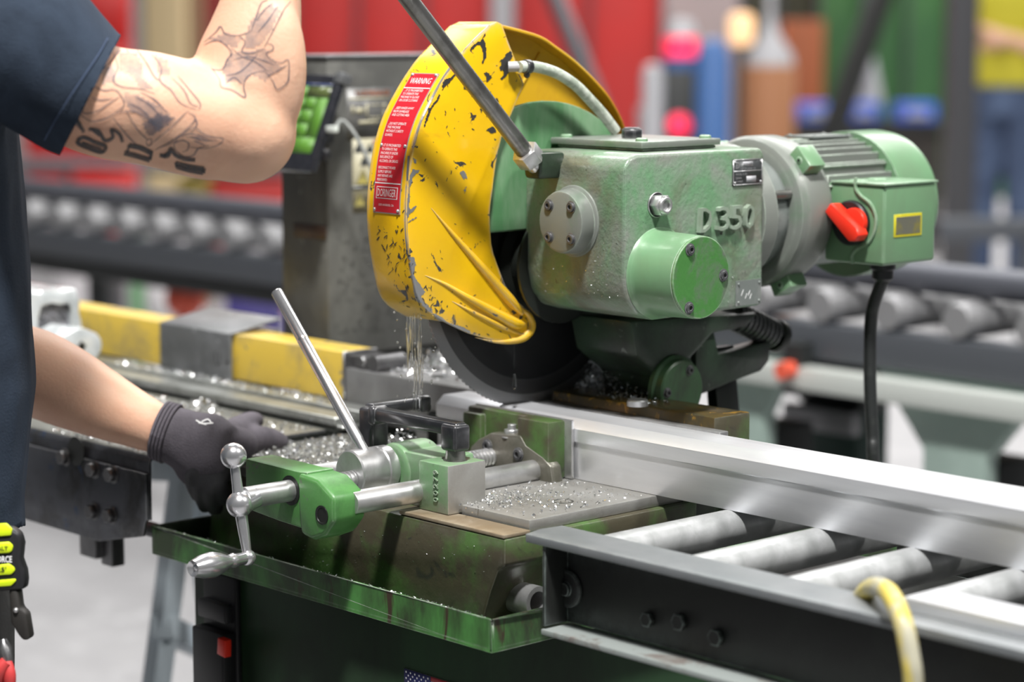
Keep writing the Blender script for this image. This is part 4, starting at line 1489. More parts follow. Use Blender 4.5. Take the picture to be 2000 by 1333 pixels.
for k in range(26):
    yy, zz = cw.y + random.uniform(-.026, .026), cw.z + random.uniform(-.028, .024)
    g.box(cw.x - 0.006, cw.x - 0.001, yy - 0.003, yy + 0.003, zz - 0.002, zz + 0.002)
g.build('extrusion_end', m_wrapin, wr)
wr2 = thing('wrapped_extrusion', 'small white channel end below the wrapped extrusion at the left', 'extrusion', (-0.95, -0.12, 0.99), None)
cw2 = at(158, 678, 'y', -0.16)
g = G()
pts = [(cw2.y + 0.028 * math.cos(a) * (1.25 if abs(math.sin(a)) < .7 else 1), cw2.z + 0.026 * math.sin(a)) for a in [2 * PI * i / 18 for i in range(18)]]
g.prism(pts, 'x', cw2.x - 0.40, cw2.x)
g.build('channel_body', m_wrap, wr2, bev=0.002)
g = G()
q = at(160, 677, 'x', cw2.x + 0.001)
g.prism([(q.y - 0.007, q.z), (q.y, q.z - 0.008), (q.y + 0.007, q.z), (q.y, q.z + 0.008)], 'x', cw2.x - 0.01, cw2.x + 0.001)
g.build('channel_slot', m_void, wr2)

# ================================================================== CONTROL COLUMN, TABLET, CABLE
col = thing('control_column', 'dark smeared control column with worn panels behind the yellow guard', 'control cabinet', (-0.6, 0.26, 0))
cx0, cx1, cy0, cy1 = -0.655, -0.547, 0.12, 0.43
g = G()
g.box(cx0, cx1, cy0, cy1, 1.030, 1.449)
g.box(cx0 + 0.01, cx1 - 0.01, cy0 + 0.02, cy1 - 0.02, 0.0, 1.031)
cbx = g.build('column_case', m_column, col, bev=(0.003, 2, 30))
g = G()
g.box(cx0 - 0.002, cx1 + 0.003, cy0 - 0.003, cy1 + 0.002, 1.4485, 1.4525)
g.build('column_lid', m_saddle, col, bev=0.0012)
XS = cx1 + 0.0006


def zc(x, y):
    p = at(540 + x / 4.0385, 90 + y / 4.0385, 'x', XS)
    return p


def panel(name, x0, y0, x1, y1, m, th=0.0007, parent=cbx):
    a, b = zc(x0, y0), zc(x1, y1)
    g = G()
    g.box(cx1 - 0.001, cx1 + th, min(a.y, b.y), max(a.y, b.y), min(a.z, b.z), max(a.z, b.z))
    return g.build(name, m, parent, sharp=None)


panel('printed_panel', 555, 335, 945, 730, m_panelgrey)
pn = G()
for r in ((590, 475, 612, 540), (628, 488, 690, 535), (705, 455, 722, 570), (845, 450, 862, 500), (845, 510, 862, 560), (650, 590, 805, 612), (735, 460, 840, 466), (735, 560, 840, 566)):
    a, b = zc(r[0], r[1]), zc(r[2], r[3])
    pn.box(cx1, cx1 + 0.0011, a.y, b.y, b.z, a.z)
a = zc(570, 410); b = zc(900, 416)
pn.box(cx1, cx1 + 0.0011, a.y, b.y, b.z, a.z)
pn.build('panel_print', m_cream, cbx, sharp=None)
g = G()
q = zc(755, 370)
add_text(g, 'RAZORGAGE', lambda u, v, w: V((cx1 + 0.0012, q.y + u, q.z + v)), 0, 0.062, 0.0075, bold=0.03)
g.build('panel_title', m_orange, cbx, sharp=None)
st = panel('warning_sticker', 600, 735, 960, 1290, m_cream, 0.0008)
g = G()
for cxp, cyp, s in ((680, 1035, 0.024), (655, 1215, 0.022)):
    q = zc(cxp, cyp)
    for k, (sc2, m_) in enumerate(((1.0, 0), (0.82, 1))):
        h = s * sc2
        g.faces([V((cx1 + 0.0010 + 0.0002 * k, q.y - h * 0.55, q.z - h * 0.5)), V((cx1 + 0.0010 + 0.0002 * k, q.y + h * 0.55, q.z - h * 0.5)), V((cx1 + 0.0010 + 0.0002 * k, q.y, q.z + h * 0.55))], [(0, 1, 2)], m_)
    z = q.z + 0.002
    g.faces([V((cx1 + 0.0014, q.y + a, z + b)) for a, b in ((0.001, .006), (-.003, -.001), (0, -.001), (-.001, -.007), (.003, .001), (0, .001))], [tuple(range(6))], 0)
q = zc(690, 850)
for a in range(3):
    an = a * 2 * PI / 3 + 0.5
    g.faces([V((cx1 + 0.0010, q.y + math.cos(an + d) * r, q.z + math.sin(an + d) * r)) for d, r in ((-0.5, .006), (-0.4, .019), (0.4, .019), (0.5, .006))], [(0, 1, 2, 3)], 0)
q0, q1 = zc(760, 740), zc(840, 780)
g.box(cx1 + 0.0005, cx1 + 0.0010, q0.y, q1.y, q1.z, q0.z, 2)
q0, q1 = zc(600, 1110), zc(960, 1116)
g.box(cx1 + 0.0005, cx1 + 0.0010, q0.y, q1.y, q1.z, q0.z, 0)
g.build('hazard_symbols', [m_nameplate, m_dullyel, m_orange], cbx, sharp=None, clean=False)
q = at(600, 122, 'y', cy0 - 0.001)
g = G()
g.box(cx0 + 0.012, cx0 + 0.035, cy0 - 0.0012, cy0 + 0.001, 1.425, 1.447)
g.build('yellow_sticker', m_dullyel, cbx, sharp=None)
q = at(670, 420, 'x', cx1)
g = G()
g.box(cx0 + 0.03, cx1 - 0.004, cy0 - 0.0012, cy0, 1.195, 1.215)
g.build('brown_sticker', mat('brown_smeared_sticker', (0.09, 0.055, 0.04), 0.5), cbx, sharp=None)

# tablet hung on the column, tilted back
tab = thing('tablet', 'black tablet with lit green keypad hung on the dark column', 'tablet', (-0.60, 0.08, 1.36))
TR, BR = at(667, 146, 'y', 0.107), None
dn = V((0, -0.056, -0.130))
dnl = dn.length
dnu = dn.normalized()
wu = V((1, 0, 0))
nu = wu.cross(dnu).normalized()
if nu.y > 0:
    nu = -nu
TW, TH, TT = 0.125, dnl, 0.012
o0 = TR - wu * TW


def tp(u, v, h):
    return o0 + wu * u + dnu * v + nu * h


def tbox(g, u0, u1, v0, v1, h0, h1, m=0):
    p = [tp(u, v, h) for u in (u0, u1) for v in (v0, v1) for h in (h0, h1)]
    g.faces(p, [(0, 1, 3, 2), (4, 6, 7, 5), (0, 4, 5, 1), (2, 3, 7, 6), (0, 2, 6, 4), (1, 5, 7, 3)], m)


g = G()
tbox(g, 0, TW, 0, TH, -TT, 0)
shell = g.build('tablet_shell', m_tablet, tab, bev=(0.0025, 3, 30))
kw = (TW - 0.022) / 4
vv = [0.018, 0.034, 0.054, 0.0745, 0.0945, 0.1165, 0.122]
u_ = [0.011 + kw * k for k in range(5)]
gp_ = 0.0007


def key(u0, u1, v0, v1, m, nm='screen_key'):
    g = G()
    tbox(g, u0 + gp_, u1 - gp_, v0 + gp_, v1 - gp_, -0.0005, 0.0004)
    return g.build(nm, m, tab, sharp=None)


f = TH / 0.1415
R_ = [0.0135 * f, 0.0175 * f, 0.0345 * f, 0.0525 * f, 0.0725 * f, 0.0925 * f, 0.1165 * f]
key(u_[0], u_[4], R_[0], R_[1], m_screen_blue)
key(u_[0], u_[2], R_[1], R_[2], m_screen)
key(u_[2], u_[4], R_[1], R_[2], m_screen_dark)
for r in (2, 3, 4):
    for k in range(3):
        key(u_[k], u_[k + 1], R_[r], R_[r + 1], m_screen)
key(u_[3], u_[4], R_[2], R_[5], m_screen)
key(u_[0], u_[2], R_[5], R_[6], m_screen)
key(u_[2], u_[4], R_[5], R_[6], m_screen)
g = G()
tbox(g, TW - 0.012, TW + 0.003, -0.004, 0.012, -0.018, 0.002)
g.build('corner_clip', m_saddle, tab, bev=0.002)
g = G()
pk = tp(TW - 0.004, TH * 0.80, -0.012)
g.cyl(pk, pk + V((-0.004, 0.012, 0.0)), 0.009, None, 14)
g.build('tablet_knob', m_blackpl, tab, bev=0.001)
g = G()
g.cyl(pk + V((-0.05, 0.0, 0.02)), pk + V((-0.05, 0.055, 0.02)), 0.010, None, 14)
g.build('tablet_bracket', m_blackpl, tab, bev=0.001)
# charging cable
p0 = tp(TW, TH * 0.545, -0.006)
cbt = thing('charging_cable', 'white-plugged thin grey charging cable running from the tablet', 'cable', p0)
g = G()
g.box(0, 0.020, -0.004, 0.004, -0.0045, 0.0045)
bmesh.ops.transform(g.bm, matrix=Matrix.Translation(p0), verts=g.bm.verts)
g.build('plug', m_whitepl, cbt, bev=(0.0015, 2, 30))
cpts = [p0 + V((0.016, 0, 0))] + [at(px, py, 'y', yy) for px, py, yy in ((668, 236, 0.095), (690, 258, 0.10), (708, 290, 0.105), (728, 332, 0.11), (745, 362, 0.115), (770, 400, 0.12), (800, 470, 0.125), (815, 560, 0.14))]
g = G()
g.tube(smoothpath(cpts, 6), [0.0036] * 6 + [0.0028] * (6 * 8 - 5), 10)
g.build('cord', m_greycable, cbt)

# ================================================================== THE OPERATOR
op_ = thing('person', 'person in navy shirt, tattooed arm raised, gloved hand on the saw table', 'person', (-0.19, -0.72, 0))
TC = V((-0.215, -0.745, 0))


def ell(c, rx, ry, yaw=0.0, n=24, tilt=None):
    c = V(c)
    ca, sa = math.cos(yaw), math.sin(yaw)
    return [c + V((math.cos(2 * PI * i / n) * rx * ca - math.sin(2 * PI * i / n) * ry * sa, math.cos(2 * PI * i / n) * rx * sa + math.sin(2 * PI * i / n) * ry * ca, 0)) for i in range(n)]


YAW = math.radians(-18)
# arm joints
shR = at(10, 112, 'y', -0.69)
arm_r = [shR, at(110, 158, 'y', -0.655), at(200, 198, 'y', -0.62), at(290, 212, 'y', -0.58), at(370, 232, 'y', -0.545), at(440, 248, 'y', -0.512)]
rad_r = [0.060, 0.057, 0.0565, 0.0575, 0.0575, 0.056]
el_r = at(478, 258, 'y', -0.495)
fore_r = [at(474, 250, 'y', -0.495), at(474, 190, 'y', -0.49), at(482, 130, 'y', -0.484), at(498, 70, 'y', -0.477), at(512, 0, 'y', -0.469), at(522, -70, 'y', -0.462), at(532, -130, 'y', -0.458)]
rfo_r = [0.0545, 0.0560, 0.0535, 0.0480, 0.0405, 0.0330, 0.0290]
grip_c = lp + ld * 0.60
elL = at(-70, 700, 'y', -0.50)
fore_l = [elL, at(40, 718, 'y', -0.465), at(120, 752, 'y', -0.435), at(190, 786, 'y', -0.405), at(260, 818, 'y', -0.375), at(330, 848, 'y', -0.345), at(370, 862, 'y', -0.33)]
rfo_l = [0.045, 0.052, 0.050, 0.043, 0.035, 0.0285, 0.029]
shL = V((-0.40, -0.70, 1.42))
g = G()
# torso, neck and head under the shirt
g.loft([ell(TC + V((0, 0, 0.90)), 0.145, 0.10, YAW), ell(TC + V((0, 0.0, 1.02)), 0.14, 0.10, YAW), ell(TC + V((0, 0.01, 1.20)), 0.155, 0.105, YAW), ell(TC + V((0.005, 0.02, 1.40)), 0.165, 0.10, YAW), ell(TC + V((0.005, 0.025, 1.475)), 0.12, 0.075, YAW), ell(TC + V((0.005, 0.03, 1.515)), 0.07, 0.06, YAW)])
hc = at(15, -225, 'y', -0.62)
neck0 = V((TC.x + 0.0, TC.y + 0.03, 1.50))
g.tube([neck0 - V((0, 0, 0.03)), neck0.lerp(hc, 0.5), hc], [0.062, 0.056, 0.058], 18)
fd = V((0.80, 0.60, -0.25)).normalized()
fr = fd.cross(V((0, 0, 1))).normalized()
fu = fr.cross(fd)
HM = Matrix((fr, fd, fu)).transposed()
g.ball(hc + fu * 0.02, (0.074, 0.092, 0.095), 0, 24, 16, HM)
g.ball(hc - fu * 0.045 + fd * 0.030, (0.054, 0.062, 0.062), 0, 20, 14, HM)
g.ball(hc - fu * 0.098 + fd * 0.070, (0.026, 0.022, 0.020), 0, 14, 10, HM)
g.tube([hc + fd * 0.088 + fu * 0.012, hc + fd * 0.103 - fu * 0.014, hc + fd * 0.110 - fu * 0.030], [0.008, 0.011, 0.013], 10)
for s in (-1, 1):
    g.ball(hc + fr * (0.074 * s) - fu * 0.012 - fd * 0.006, (0.008, 0.020, 0.031), 0, 12, 10, HM)
    g.ball(hc + fr * (0.032 * s) + fd * 0.082 + fu * 0.028, (0.020, 0.010, 0.006), 0, 10, 8, HM)
for k, dz in ((0, -0.055), (1, -0.066)):
    g.ball(hc + fd * 0.090 + fu * dz, (0.024, 0.010, 0.0065), 0, 12, 8, HM)
# right arm
g.tube(smoothpath(arm_r + [el_r], 4), lerps(rad_r + [0.036], 4), 20)
g.tube(smoothpath(fore_r, 4), lerps([0.036] + rfo_r[1:], 4), 20)
g.ball(el_r, (0.053, 0.053, 0.053), 0, 20, 14)
g.ball(arm_r[-1].lerp(el_r, 0.5), (0.054, 0.054, 0.054), 0, 20, 14)
g.ball(fore_r[0].lerp(fore_r[1], 0.6), (0.055, 0.055, 0.055), 0, 20, 14)
g.ball(at(480, 284, 'y', -0.494), (0.048, 0.044, 0.036), 0)
g.ball(at(545, 130, 'y', -0.474), (0.026, 0.030, 0.070), 0)
g.ball(at(452, 165, 'y', -0.500), (0.034, 0.034, 0.055), 0)
# right hand closed on the lever
wr_ = fore_r[-1]
pc_ = grip_c + V((0.020, -0.030, -0.004))
g.tube([wr_, wr_.lerp(pc_, 0.6), pc_, pc_ + V((0, -0.005, 0.03))], [0.029, 0.033, 0.040, 0.030], 14, sx=0.75)
for k in range(4):
    b0 = pc_ + V((0.012, 0.0, 0)) + ld * (0.036 - 0.023 * k)
    r_ = 0.0092 - 0.0006 * abs(k - 1)
    cc = grip_c + ld * (0.036 - 0.023 * k)
    side = ld.cross(V((0, 0, 1))).normalized()
    up = side.cross(ld)
    pts = [b0 - up * 0.004]
    for a in (-40, 20, 80, 140, 195):
        ar = math.radians(a)
        pts.append(cc + (side * math.cos(ar) + up * math.sin(ar)) * (0.0245 if a < 150 else 0.0235))
    g.tube(smoothpath(pts, 3), lerps([r_ * 1.1, r_ * 1.1, r_, r_, r_ * 0.95, r_ * 0.8], 3), 10)
th = [pc_ + V((-0.004, 0.012, 0.012)), grip_c - up * 0.026 + ld * 0.01, grip_c - side * 0.026 - up * 0.012 + ld * 0.028, grip_c - side * 0.022 + up * 0.010 + ld * 0.040]
g.tube(smoothpath(th, 3), lerps([0.013, 0.0125, 0.0108, 0.009], 3), 10)
# left arm
g.tube(smoothpath([shL, shL.lerp(elL, 0.5) + V((-0.01, 0.01, 0)), elL], 4), lerps([0.055, 0.05, 0.044], 4), 16)
g.tube(smoothpath(fore_l, 4), lerps(rfo_l, 4), 20)
# left hand inside the glove
wl = fore_l[-1]
pal = at(412, 880, 'y', -0.312)
g.tube([wl, pal], [0.026, 0.027], 12)
# legs and feet
for s in (-1, 1):
    hx = TC + V((0.085 * s * math.cos(YAW), 0.085 * s * math.sin(YAW), 0.88))
    kn = V((hx.x, hx.y + 0.02, 0.48))
    an = V((hx.x, hx.y - 0.02, 0.09))
    g.tube([hx, hx.lerp(kn, 0.5), kn, kn.lerp(an, 0.35), an], [0.082, 0.075, 0.055, 0.056, 0.038], 16)
    g.tube([an + V((0, -0.02, -0.045)), an + V((0.02, 0.08, -0.055)), an + V((0.04, 0.15, -0.06))], [0.04, 0.038, 0.028], 12)
g.loft([ell(TC + V((0, 0, 0.80)), 0.15, 0.10, YAW), ell(TC + V((0, 0, 0.93)), 0.15, 0.105, YAW)])
bmesh_body = fused(g, 0.0048, 11, 0.5)
body = link('body', bmesh_body, m_skin, op_, 80)

# hair cap, brows, eyes
g = G()
g.ball(hc + fu * 0.030 - fd * 0.008, (0.0785, 0.094, 0.092), 0, 24, 16, HM)
cutm = []
for v in g.bm.verts:
    q = v.co - hc
    if q.dot(fd) > 0.055 - 0.35 * max(0, q.dot(fu) - 0.05) and q.dot(fu) < 0.085 or q.dot(fu) < -0.03:
        cutm.append(v)
bmesh.ops.delete(g.bm, geom=cutm, context='VERTS')
g.build('hair', m_hair, op_, sharp=None, clean=False)
for s in (-1, 1):
    g = G()
    g.ball(hc + fr * (0.031 * s) + fd * 0.0835 + fu * 0.016, (0.013, 0.008, 0.0075), 0, 14, 10, HM)
    g.ball(hc + fr * (0.031 * s) + fd * 0.0895 + fu * 0.016, (0.0055, 0.003, 0.0055), 1, 12, 8, HM)
    g.build('eye', [m_white, m_blackpl], op_, sharp=60)

# shirt: fused torso and sleeves, then cut at neck, cuffs and hem
g = G()
g.loft([ell(TC + V((0.012, 0.0, 0.885)), 0.160, 0.135, YAW), ell(TC + V((0.012, 0, 0.93)), 0.168, 0.140, YAW), ell(TC + V((0.012, 0.0, 1.0)), 0.170, 0.140, YAW), ell(TC + V((0.015, 0.012, 1.12)), 0.172, 0.142, YAW), ell(TC + V((0.015, 0.015, 1.25)), 0.175, 0.138, YAW),
        ell(TC + V((0.015, 0.02, 1.39)), 0.184, 0.125, YAW), ell(TC + V((0.012, 0.03, 1.465)), 0.160, 0.098, YAW), ell(TC + V((0.008, 0.03, 1.515)), 0.095, 0.075, YAW), ell(TC + V((0.008, 0.032, 1.535)), 0.075, 0.066, YAW)])
sl = [shR + V((-0.10, -0.03, 0.024)), shR + V((0, 0, 0.020)), arm_r[1] + V((0, 0, 0.008)), arm_r[1].lerp(arm_r[2], 0.55), arm_r[2].lerp(arm_r[3], 0.35)]
g.tube(smoothpath(sl, 4), lerps([0.088, 0.084, 0.073, 0.0665, 0.064], 4), 22)
g.tube(smoothpath([shL + V((0.08, 0, 0.01)), shL, shL.lerp(elL, 0.55)], 4), lerps([0.078, 0.078, 0.074], 4), 20)
sm = fused(g, 0.006, 5, 0.5)
bm = bmesh.new()
bm.from_mesh(sm)
bpy.data.meshes.remove(sm)
# open the sleeve end, the neck and the hem by plane cuts
c1, c2 = at(230, 80, 'y', -0.615), at(122, 292, 'y', -0.635)
sn = (c1 - CAM).cross(c2 - CAM).normalized()
if sn.dot(el_r - shR) < 0:
    sn = -sn
near = [f for f in bm.faces]
bmesh.ops.bisect_plane(bm, geom=bm.verts[:] + bm.edges[:] + bm.faces[:], plane_co=c1, plane_no=sn, clear_outer=False)
kill = [v for v in bm.verts if (v.co - c1).dot(sn) > 1e-4 and (v.co - arm_r[2]).length < 0.17 and v.co.z > 1.25 and v.co.x > -0.12]
bmesh.ops.delete(bm, geom=kill, context='VERTS')
bmesh.ops.bisect_plane(bm, geom=bm.verts[:] + bm.edges[:] + bm.faces[:], plane_co=at(60, 1022, 'y', -0.62), plane_no=(0.35, 0.15, -1), clear_outer=True)
nk = TC + V((0.01, 0.03, 1.520))
bmesh.ops.delete(bm, geom=[v for v in bm.verts if (v.co - nk).dot(V((0.05, 0.25, 1))) > 0 and (V((v.co.x, v.co.y, 0)) - V((nk.x, nk.y, 0))).length < 0.088], context='VERTS')
lc = shL.lerp(elL, 0.5)
bmesh.ops.delete(bm, geom=[v for v in bm.verts if (v.co - lc).dot(elL - shL) > 0 and (v.co - lc).length < 0.14 and v.co.x < -0.36], context='VERTS')
me = bpy.data.meshes.new('shirt')
bm.to_mesh(me)
bm.free()
# soft folds
from mathutils import noise as mno
for v in me.vertices:
    p = v.co
    amp = 0.0035 if p.z < 1.33 else 0.0028
    k = mno.noise(V((p.x * 9, p.y * 9, p.z * 4.5))) + 0.6 * mno.noise(V((p.x * 22 + p.z * 14, p.y * 22, p.z * 9)))
    if p.z < 1.0:
        k *= 0.8
    v.co = p + V(v.normal) * (k * amp)
shirt = link('shirt', me, m_shirt, op_, 80)
so = shirt.modifiers.new('cloth', 'SOLIDIFY')
so.thickness = 0.0022
so.offset = 0.0
# sleeve hem seam: a stitched fold line
bvs = BVHTree.FromObject(shirt, bpy.context.evaluated_depsgraph_get())


def skinned(bvh, px, py, lift, org):
    """where a photo point lies on an existing surface"""
    d = (FWD + RGT * ((px - 1000) / FPX) - UPV * ((py - 666.5) / FPX)).normalized()
    h = bvh.ray_cast(CAM - org, d)
    if h[0] is None:
        return None
    return h[0] + org + h[1] * lift if h[1].dot(d) < 0 else h[0] + org - h[1] * lift


def wpos(o):
    return ORIG[o]


def ribbon(g, bvh, org, pts, wd, m, lift=0.0007, k=4, taper=True):
    pts = [V((a, b, 0)) for a, b in pts]
    sp = smoothpath(pts, k) if len(pts) > 1 else pts
    L = []
    for i, p in enumerate(sp):
        d = (sp[min(i + 1, len(sp) - 1)] - sp[max(i - 1, 0)])
        if d.length < 1e-6:
            continue
        d.normalize()
        n = V((-d.y, d.x, 0))
        f = i / (len(sp) - 1)
        wv = wd * ((0.35 + 0.65 * math.sin(PI * min(1, max(0, f)))) if taper else 1.0)
        a = skinned(bvh, p.x + n.x * wv / 2, p.y + n.y * wv / 2, lift, org)
        b = skinned(bvh, p.x - n.x * wv / 2, p.y - n.y * wv / 2, lift, org)
        if a is None or b is None:
            L.append(None)
        else:
            L.append((a, b))
    for i in range(len(L) - 1):
        if L[i] and L[i + 1] and (L[i][0] - L[i + 1][0]).length < 0.03:
            g.faces([L[i][0], L[i][1], L[i + 1][1], L[i + 1][0]], [(0, 1, 2, 3)], m)


def blot(g, bvh, org, pts, m, lift=0.0006, step=5):
    """filled patch of print on the skin: a grid of little quads inside a photo outline"""
    xs = [p[0] for p in pts]
    ys = [p[1] for p in pts]

    def inside(x, y):
        c = False
        n = len(pts)
        for i in range(n):
            x1, y1 = pts[i]
            x2, y2 = pts[(i + 1) % n]
            if (y1 > y) != (y2 > y) and x < (x2 - x1) * (y - y1) / (y2 - y1) + x1:
                c = not c
        return c
    cache = {}

    def vtx(i, j):
        if (i, j) not in cache:
            q = skinned(bvh, min(xs) + i * step, min(ys) + j * step, lift, org)
            cache[(i, j)] = g.bm.verts.new(q) if q is not None else None
        return cache[(i, j)]
    for i in range(int((max(xs) - min(xs)) / step) + 1):
        for j in range(int((max(ys) - min(ys)) / step) + 1):
            if inside(min(xs) + (i + .5) * step, min(ys) + (j + .5) * step):
                c = [vtx(i, j), vtx(i + 1, j), vtx(i + 1, j + 1), vtx(i, j + 1)]
                if all(c):
                    try:
                        q = g.bm.faces.new(c)
                        q.material_index = m
                        q.smooth = True
                    except ValueError:
                        pass


g = G()
org = wpos(shirt)
ribbon(g, bvs, org, [(208, 76), (190, 108), (165, 145), (135, 190), (105, 240), (88, 272)], 2.2, 0, 0.0022, 5, False)
g.build('sleeve_stitching', m_jean, shirt, sharp=None, clean=False)

# tattoos: print on the skin
bvb = BVHTree.FromObject(body, bpy.context.evaluated_depsgraph_get())
ob = wpos(body)
Z = 3.174


def t1(*p):
    return [(x / Z, y / Z) for x, y in p]


g = G()
# faded figures on the upper arm: shading, then line work
for P_ in (t1((740, 330), (840, 330), (880, 400), (880, 480), (960, 560), (880, 560), (820, 470), (740, 440)),
           t1((770, 570), (860, 590), (960, 640), (1060, 700), (1040, 760), (960, 780), (860, 720), (780, 650)),
           t1((620, 430), (700, 400), (720, 500), (640, 520)), t1((960, 340), (1040, 380), (1060, 470), (990, 470)),
           t1((1560, 120), (1680, 30), (1740, 60), (1680, 200), (1600, 290), (1520, 300), (1520, 220)),
           t1((1440, 330), (1640, 300), (1740, 420), (1640, 500), (1560, 460), (1500, 520), (1400, 500), (1380, 430)),
           t1((1300, 240), (1400, 200), (1500, 240), (1460, 300), (1380, 260))):
    blot(g, bvb, ob, P_, 2, 0.0005)
blot(g, bvb, ob, t1((880, 770), (980, 700), (1090, 730), (1000, 800), (930, 850)), 0, 0.0006, 4)
blot(g, bvb, ob, t1((300, 640), (400, 600), (470, 700), (520, 810), (430, 760), (360, 700)), 0, 0.0006, 4)
fine = [
    t1((620, 450), (700, 370), (760, 300), (800, 330)), t1((700, 330), (730, 420), (700, 500), (760, 540), (860, 550), (960, 580)), t1((840, 300), (900, 380), (960, 480), (1000, 500)),
    t1((560, 520), (640, 560), (720, 560), (770, 640), (740, 700)), t1((490, 700), (560, 750), (640, 740), (700, 710), (760, 660)), t1((500, 640), (520, 700), (600, 690), (680, 640), (740, 600)),
    t1((560, 600), (620, 620), (700, 610)), t1((940, 340), (1000, 420), (990, 500), (1060, 560), (1120, 640), (1220, 680)), t1((1060, 480), (1140, 560), (1180, 640), (1230, 660)), t1((1100, 470), (1160, 540), (1240, 640), (1230, 680)),
    t1((780, 680), (850, 800), (920, 870)), t1((700, 730), (780, 830), (850, 900)), t1((720, 700), (820, 690), (900, 720), (990, 790), (1090, 750)), t1((950, 880), (1060, 790), (1160, 690)), t1((960, 930), (1100, 850), (1210, 740), (1160, 690)),
    t1((800, 640), (880, 680), (960, 760)), t1((840, 600), (930, 650), (1010, 740)), t1((870, 570), (960, 620), (1040, 700)), t1((905, 870), (935, 860), (940, 890), (915, 900), (905, 870)),
    t1((980, 920), (1080, 880), (1110, 850), (1180, 830), (1280, 850), (1380, 860), (1350, 900), (1260, 920), (1180, 910)), t1((1120, 840), (1200, 790), (1260, 830), (1330, 850)), t1((1180, 830), (1220, 770), (1210, 730)),
    t1((1090, 930), (1080, 890), (1130, 870), (1170, 890), (1160, 930), (1130, 940)), t1((1090, 930), (1140, 970), (1200, 960), (1230, 920), (1300, 900)), t1((1180, 850), (1260, 870), (1350, 870)), t1((1200, 870), (1270, 900)), t1((1150, 850), (1220, 850), (1300, 870)),
    # blade-like emblem on the forearm
    t1((1270, 260), (1340, 200), (1370, 165), (1400, 210), (1480, 220), (1560, 190)), t1((1265, 280), (1350, 250), (1420, 300), (1430, 350)), t1((1560, 190), (1590, 100), (1620, 20), (1660, 0)), t1((1640, 290), (1700, 180), (1760, 60), (1800, 10)), t1((1590, 130), (1640, 60), (1690, 20)), t1((1600, 200), (1660, 130), (1720, 40)),
    t1((1310, 430), (1380, 430), (1410, 370), (1440, 330), (1430, 300)), t1((1310, 420), (1360, 490), (1370, 540), (1440, 560), (1520, 605), (1510, 540), (1530, 480), (1580, 450), (1640, 440)),
    t1((1640, 440), (1690, 500), (1720, 555), (1780, 510), (1790, 440), (1785, 370), (1740, 390), (1680, 370)), t1((1680, 370), (1650, 330), (1690, 310), (1690, 280), (1655, 265)), t1((1450, 370), (1540, 350), (1620, 370), (1700, 400)), t1((1400, 470), (1480, 450), (1540, 400), (1600, 330)),
    t1((1480, 220), (1520, 260), (1500, 320), (1560, 330), (1640, 300)), t1((1440, 300), (1500, 350), (1580, 380), (1660, 440)), t1((1660, 470), (1720, 440), (1780, 400)), t1((1400, 520), (1450, 480), (1500, 520)),
]
for P_ in fine:
    ribbon(g, bvb, ob, P_, 3.2, 0, 0.0007)
# gothic script along the underside: heavy strokes
bold = [
    (t1((290, 760), (350, 740), (400, 790), (400, 840), (330, 860), (290, 820)), 9), (t1((320, 790), (380, 800)), 8), (t1((270, 830), (330, 845), (390, 820)), 8),
    (t1((550, 800), (610, 810), (650, 870), (700, 850), (690, 800), (740, 830), (760, 880)), 7), (t1((570, 800), (620, 840)), 6),
    (t1((480, 870), (520, 850), (590, 880), (655, 905), (630, 940), (560, 920), (490, 890), (480, 870)), 8), (t1((510, 880), (580, 905), (630, 920)), 5),
    (t1((800, 900), (870, 915), (945, 950)), 10), (t1((770, 945), (850, 965), (930, 990)), 10), (t1((800, 895), (790, 945)), 5), (t1((940, 940), (930, 990)), 6),
    (t1((990, 960), (1040, 965), (1060, 920), (1090, 960), (1150, 985), (1210, 990)), 8), (t1((1010, 970), (1050, 945)), 8),
    (t1((1090, 1010), (1170, 1030), (1265, 1045)), 9), (t1((1095, 1030), (1180, 1055), (1260, 1068)), 9), (t1((1090, 1005), (1095, 1035)), 5), (t1((1268, 1040), (1262, 1072)), 6),
    (t1((420, 560), (470, 600), (460, 650), (500, 640)), 6), (t1((390, 640), (440, 690), (500, 780), (520, 820)), 7), (t1((300, 700), (360, 690), (420, 740)), 7),
]
for P_, wd in bold:
    ribbon(g, bvb, ob, P_, wd, 1, 0.0008, 4, False)
g.build('tattoo', [m_ink, m_inkdark, m_inkpale], body, sharp=None, clean=False, label='blue-grey tattoo print on the raised arm')['kind'] = 'stuff'

# glove on the left hand, thumb on the table, fingers hooked over the bed corner
g = G()
cuff = [fore_l[4].lerp(fore_l[5], 0.72), fore_l[5].lerp(fore_l[6], 0.5), pal, at(455, 885, 'y', -0.298)]
g.tube(smoothpath(cuff, 5), lerps([0.0345, 0.0355, 0.044, 0.032], 5), 22, sx=0.92)
g.ball(at(395, 900, 'y', -0.318), (0.040, 0.034, 0.036), 0)
g.ball(at(450, 868, 'y', -0.285), (0.036, 0.034, 0.022), 0)
thumb = [at(430, 868, 'y', -0.285), at(470, 862, 'y', -0.245), at(505, 859, 'y', -0.215), at(532, 861, 'y', -0.192), at(556, 865, 'y', -0.172)]
g.tube(smoothpath(thumb, 5), lerps([0.024, 0.0205, 0.0175, 0.0150, 0.0095], 5), 16)
index = [at(445, 850, 'y', -0.275), at(470, 833, 'y', -0.235), at(490, 822, 'y', -0.205), at(505, 822, 'y', -0.185)]
g.tube(smoothpath(index, 5), lerps([0.017, 0.0145, 0.012, 0.009], 5), 14)
glove_m = fused(g, 0.0036, 4, 0.5)
glove = link('glove', glove_m, m_glove, op_, 80)
g = G()
fbase = [(392, 905, -0.335), (410, 915, -0.325), (428, 920, -0.316), (440, 912, -0.308)]
ftip = [(386, 970, -0.318), (402, 992, -0.311), (422, 998, -0.307), (440, 980, -0.305)]
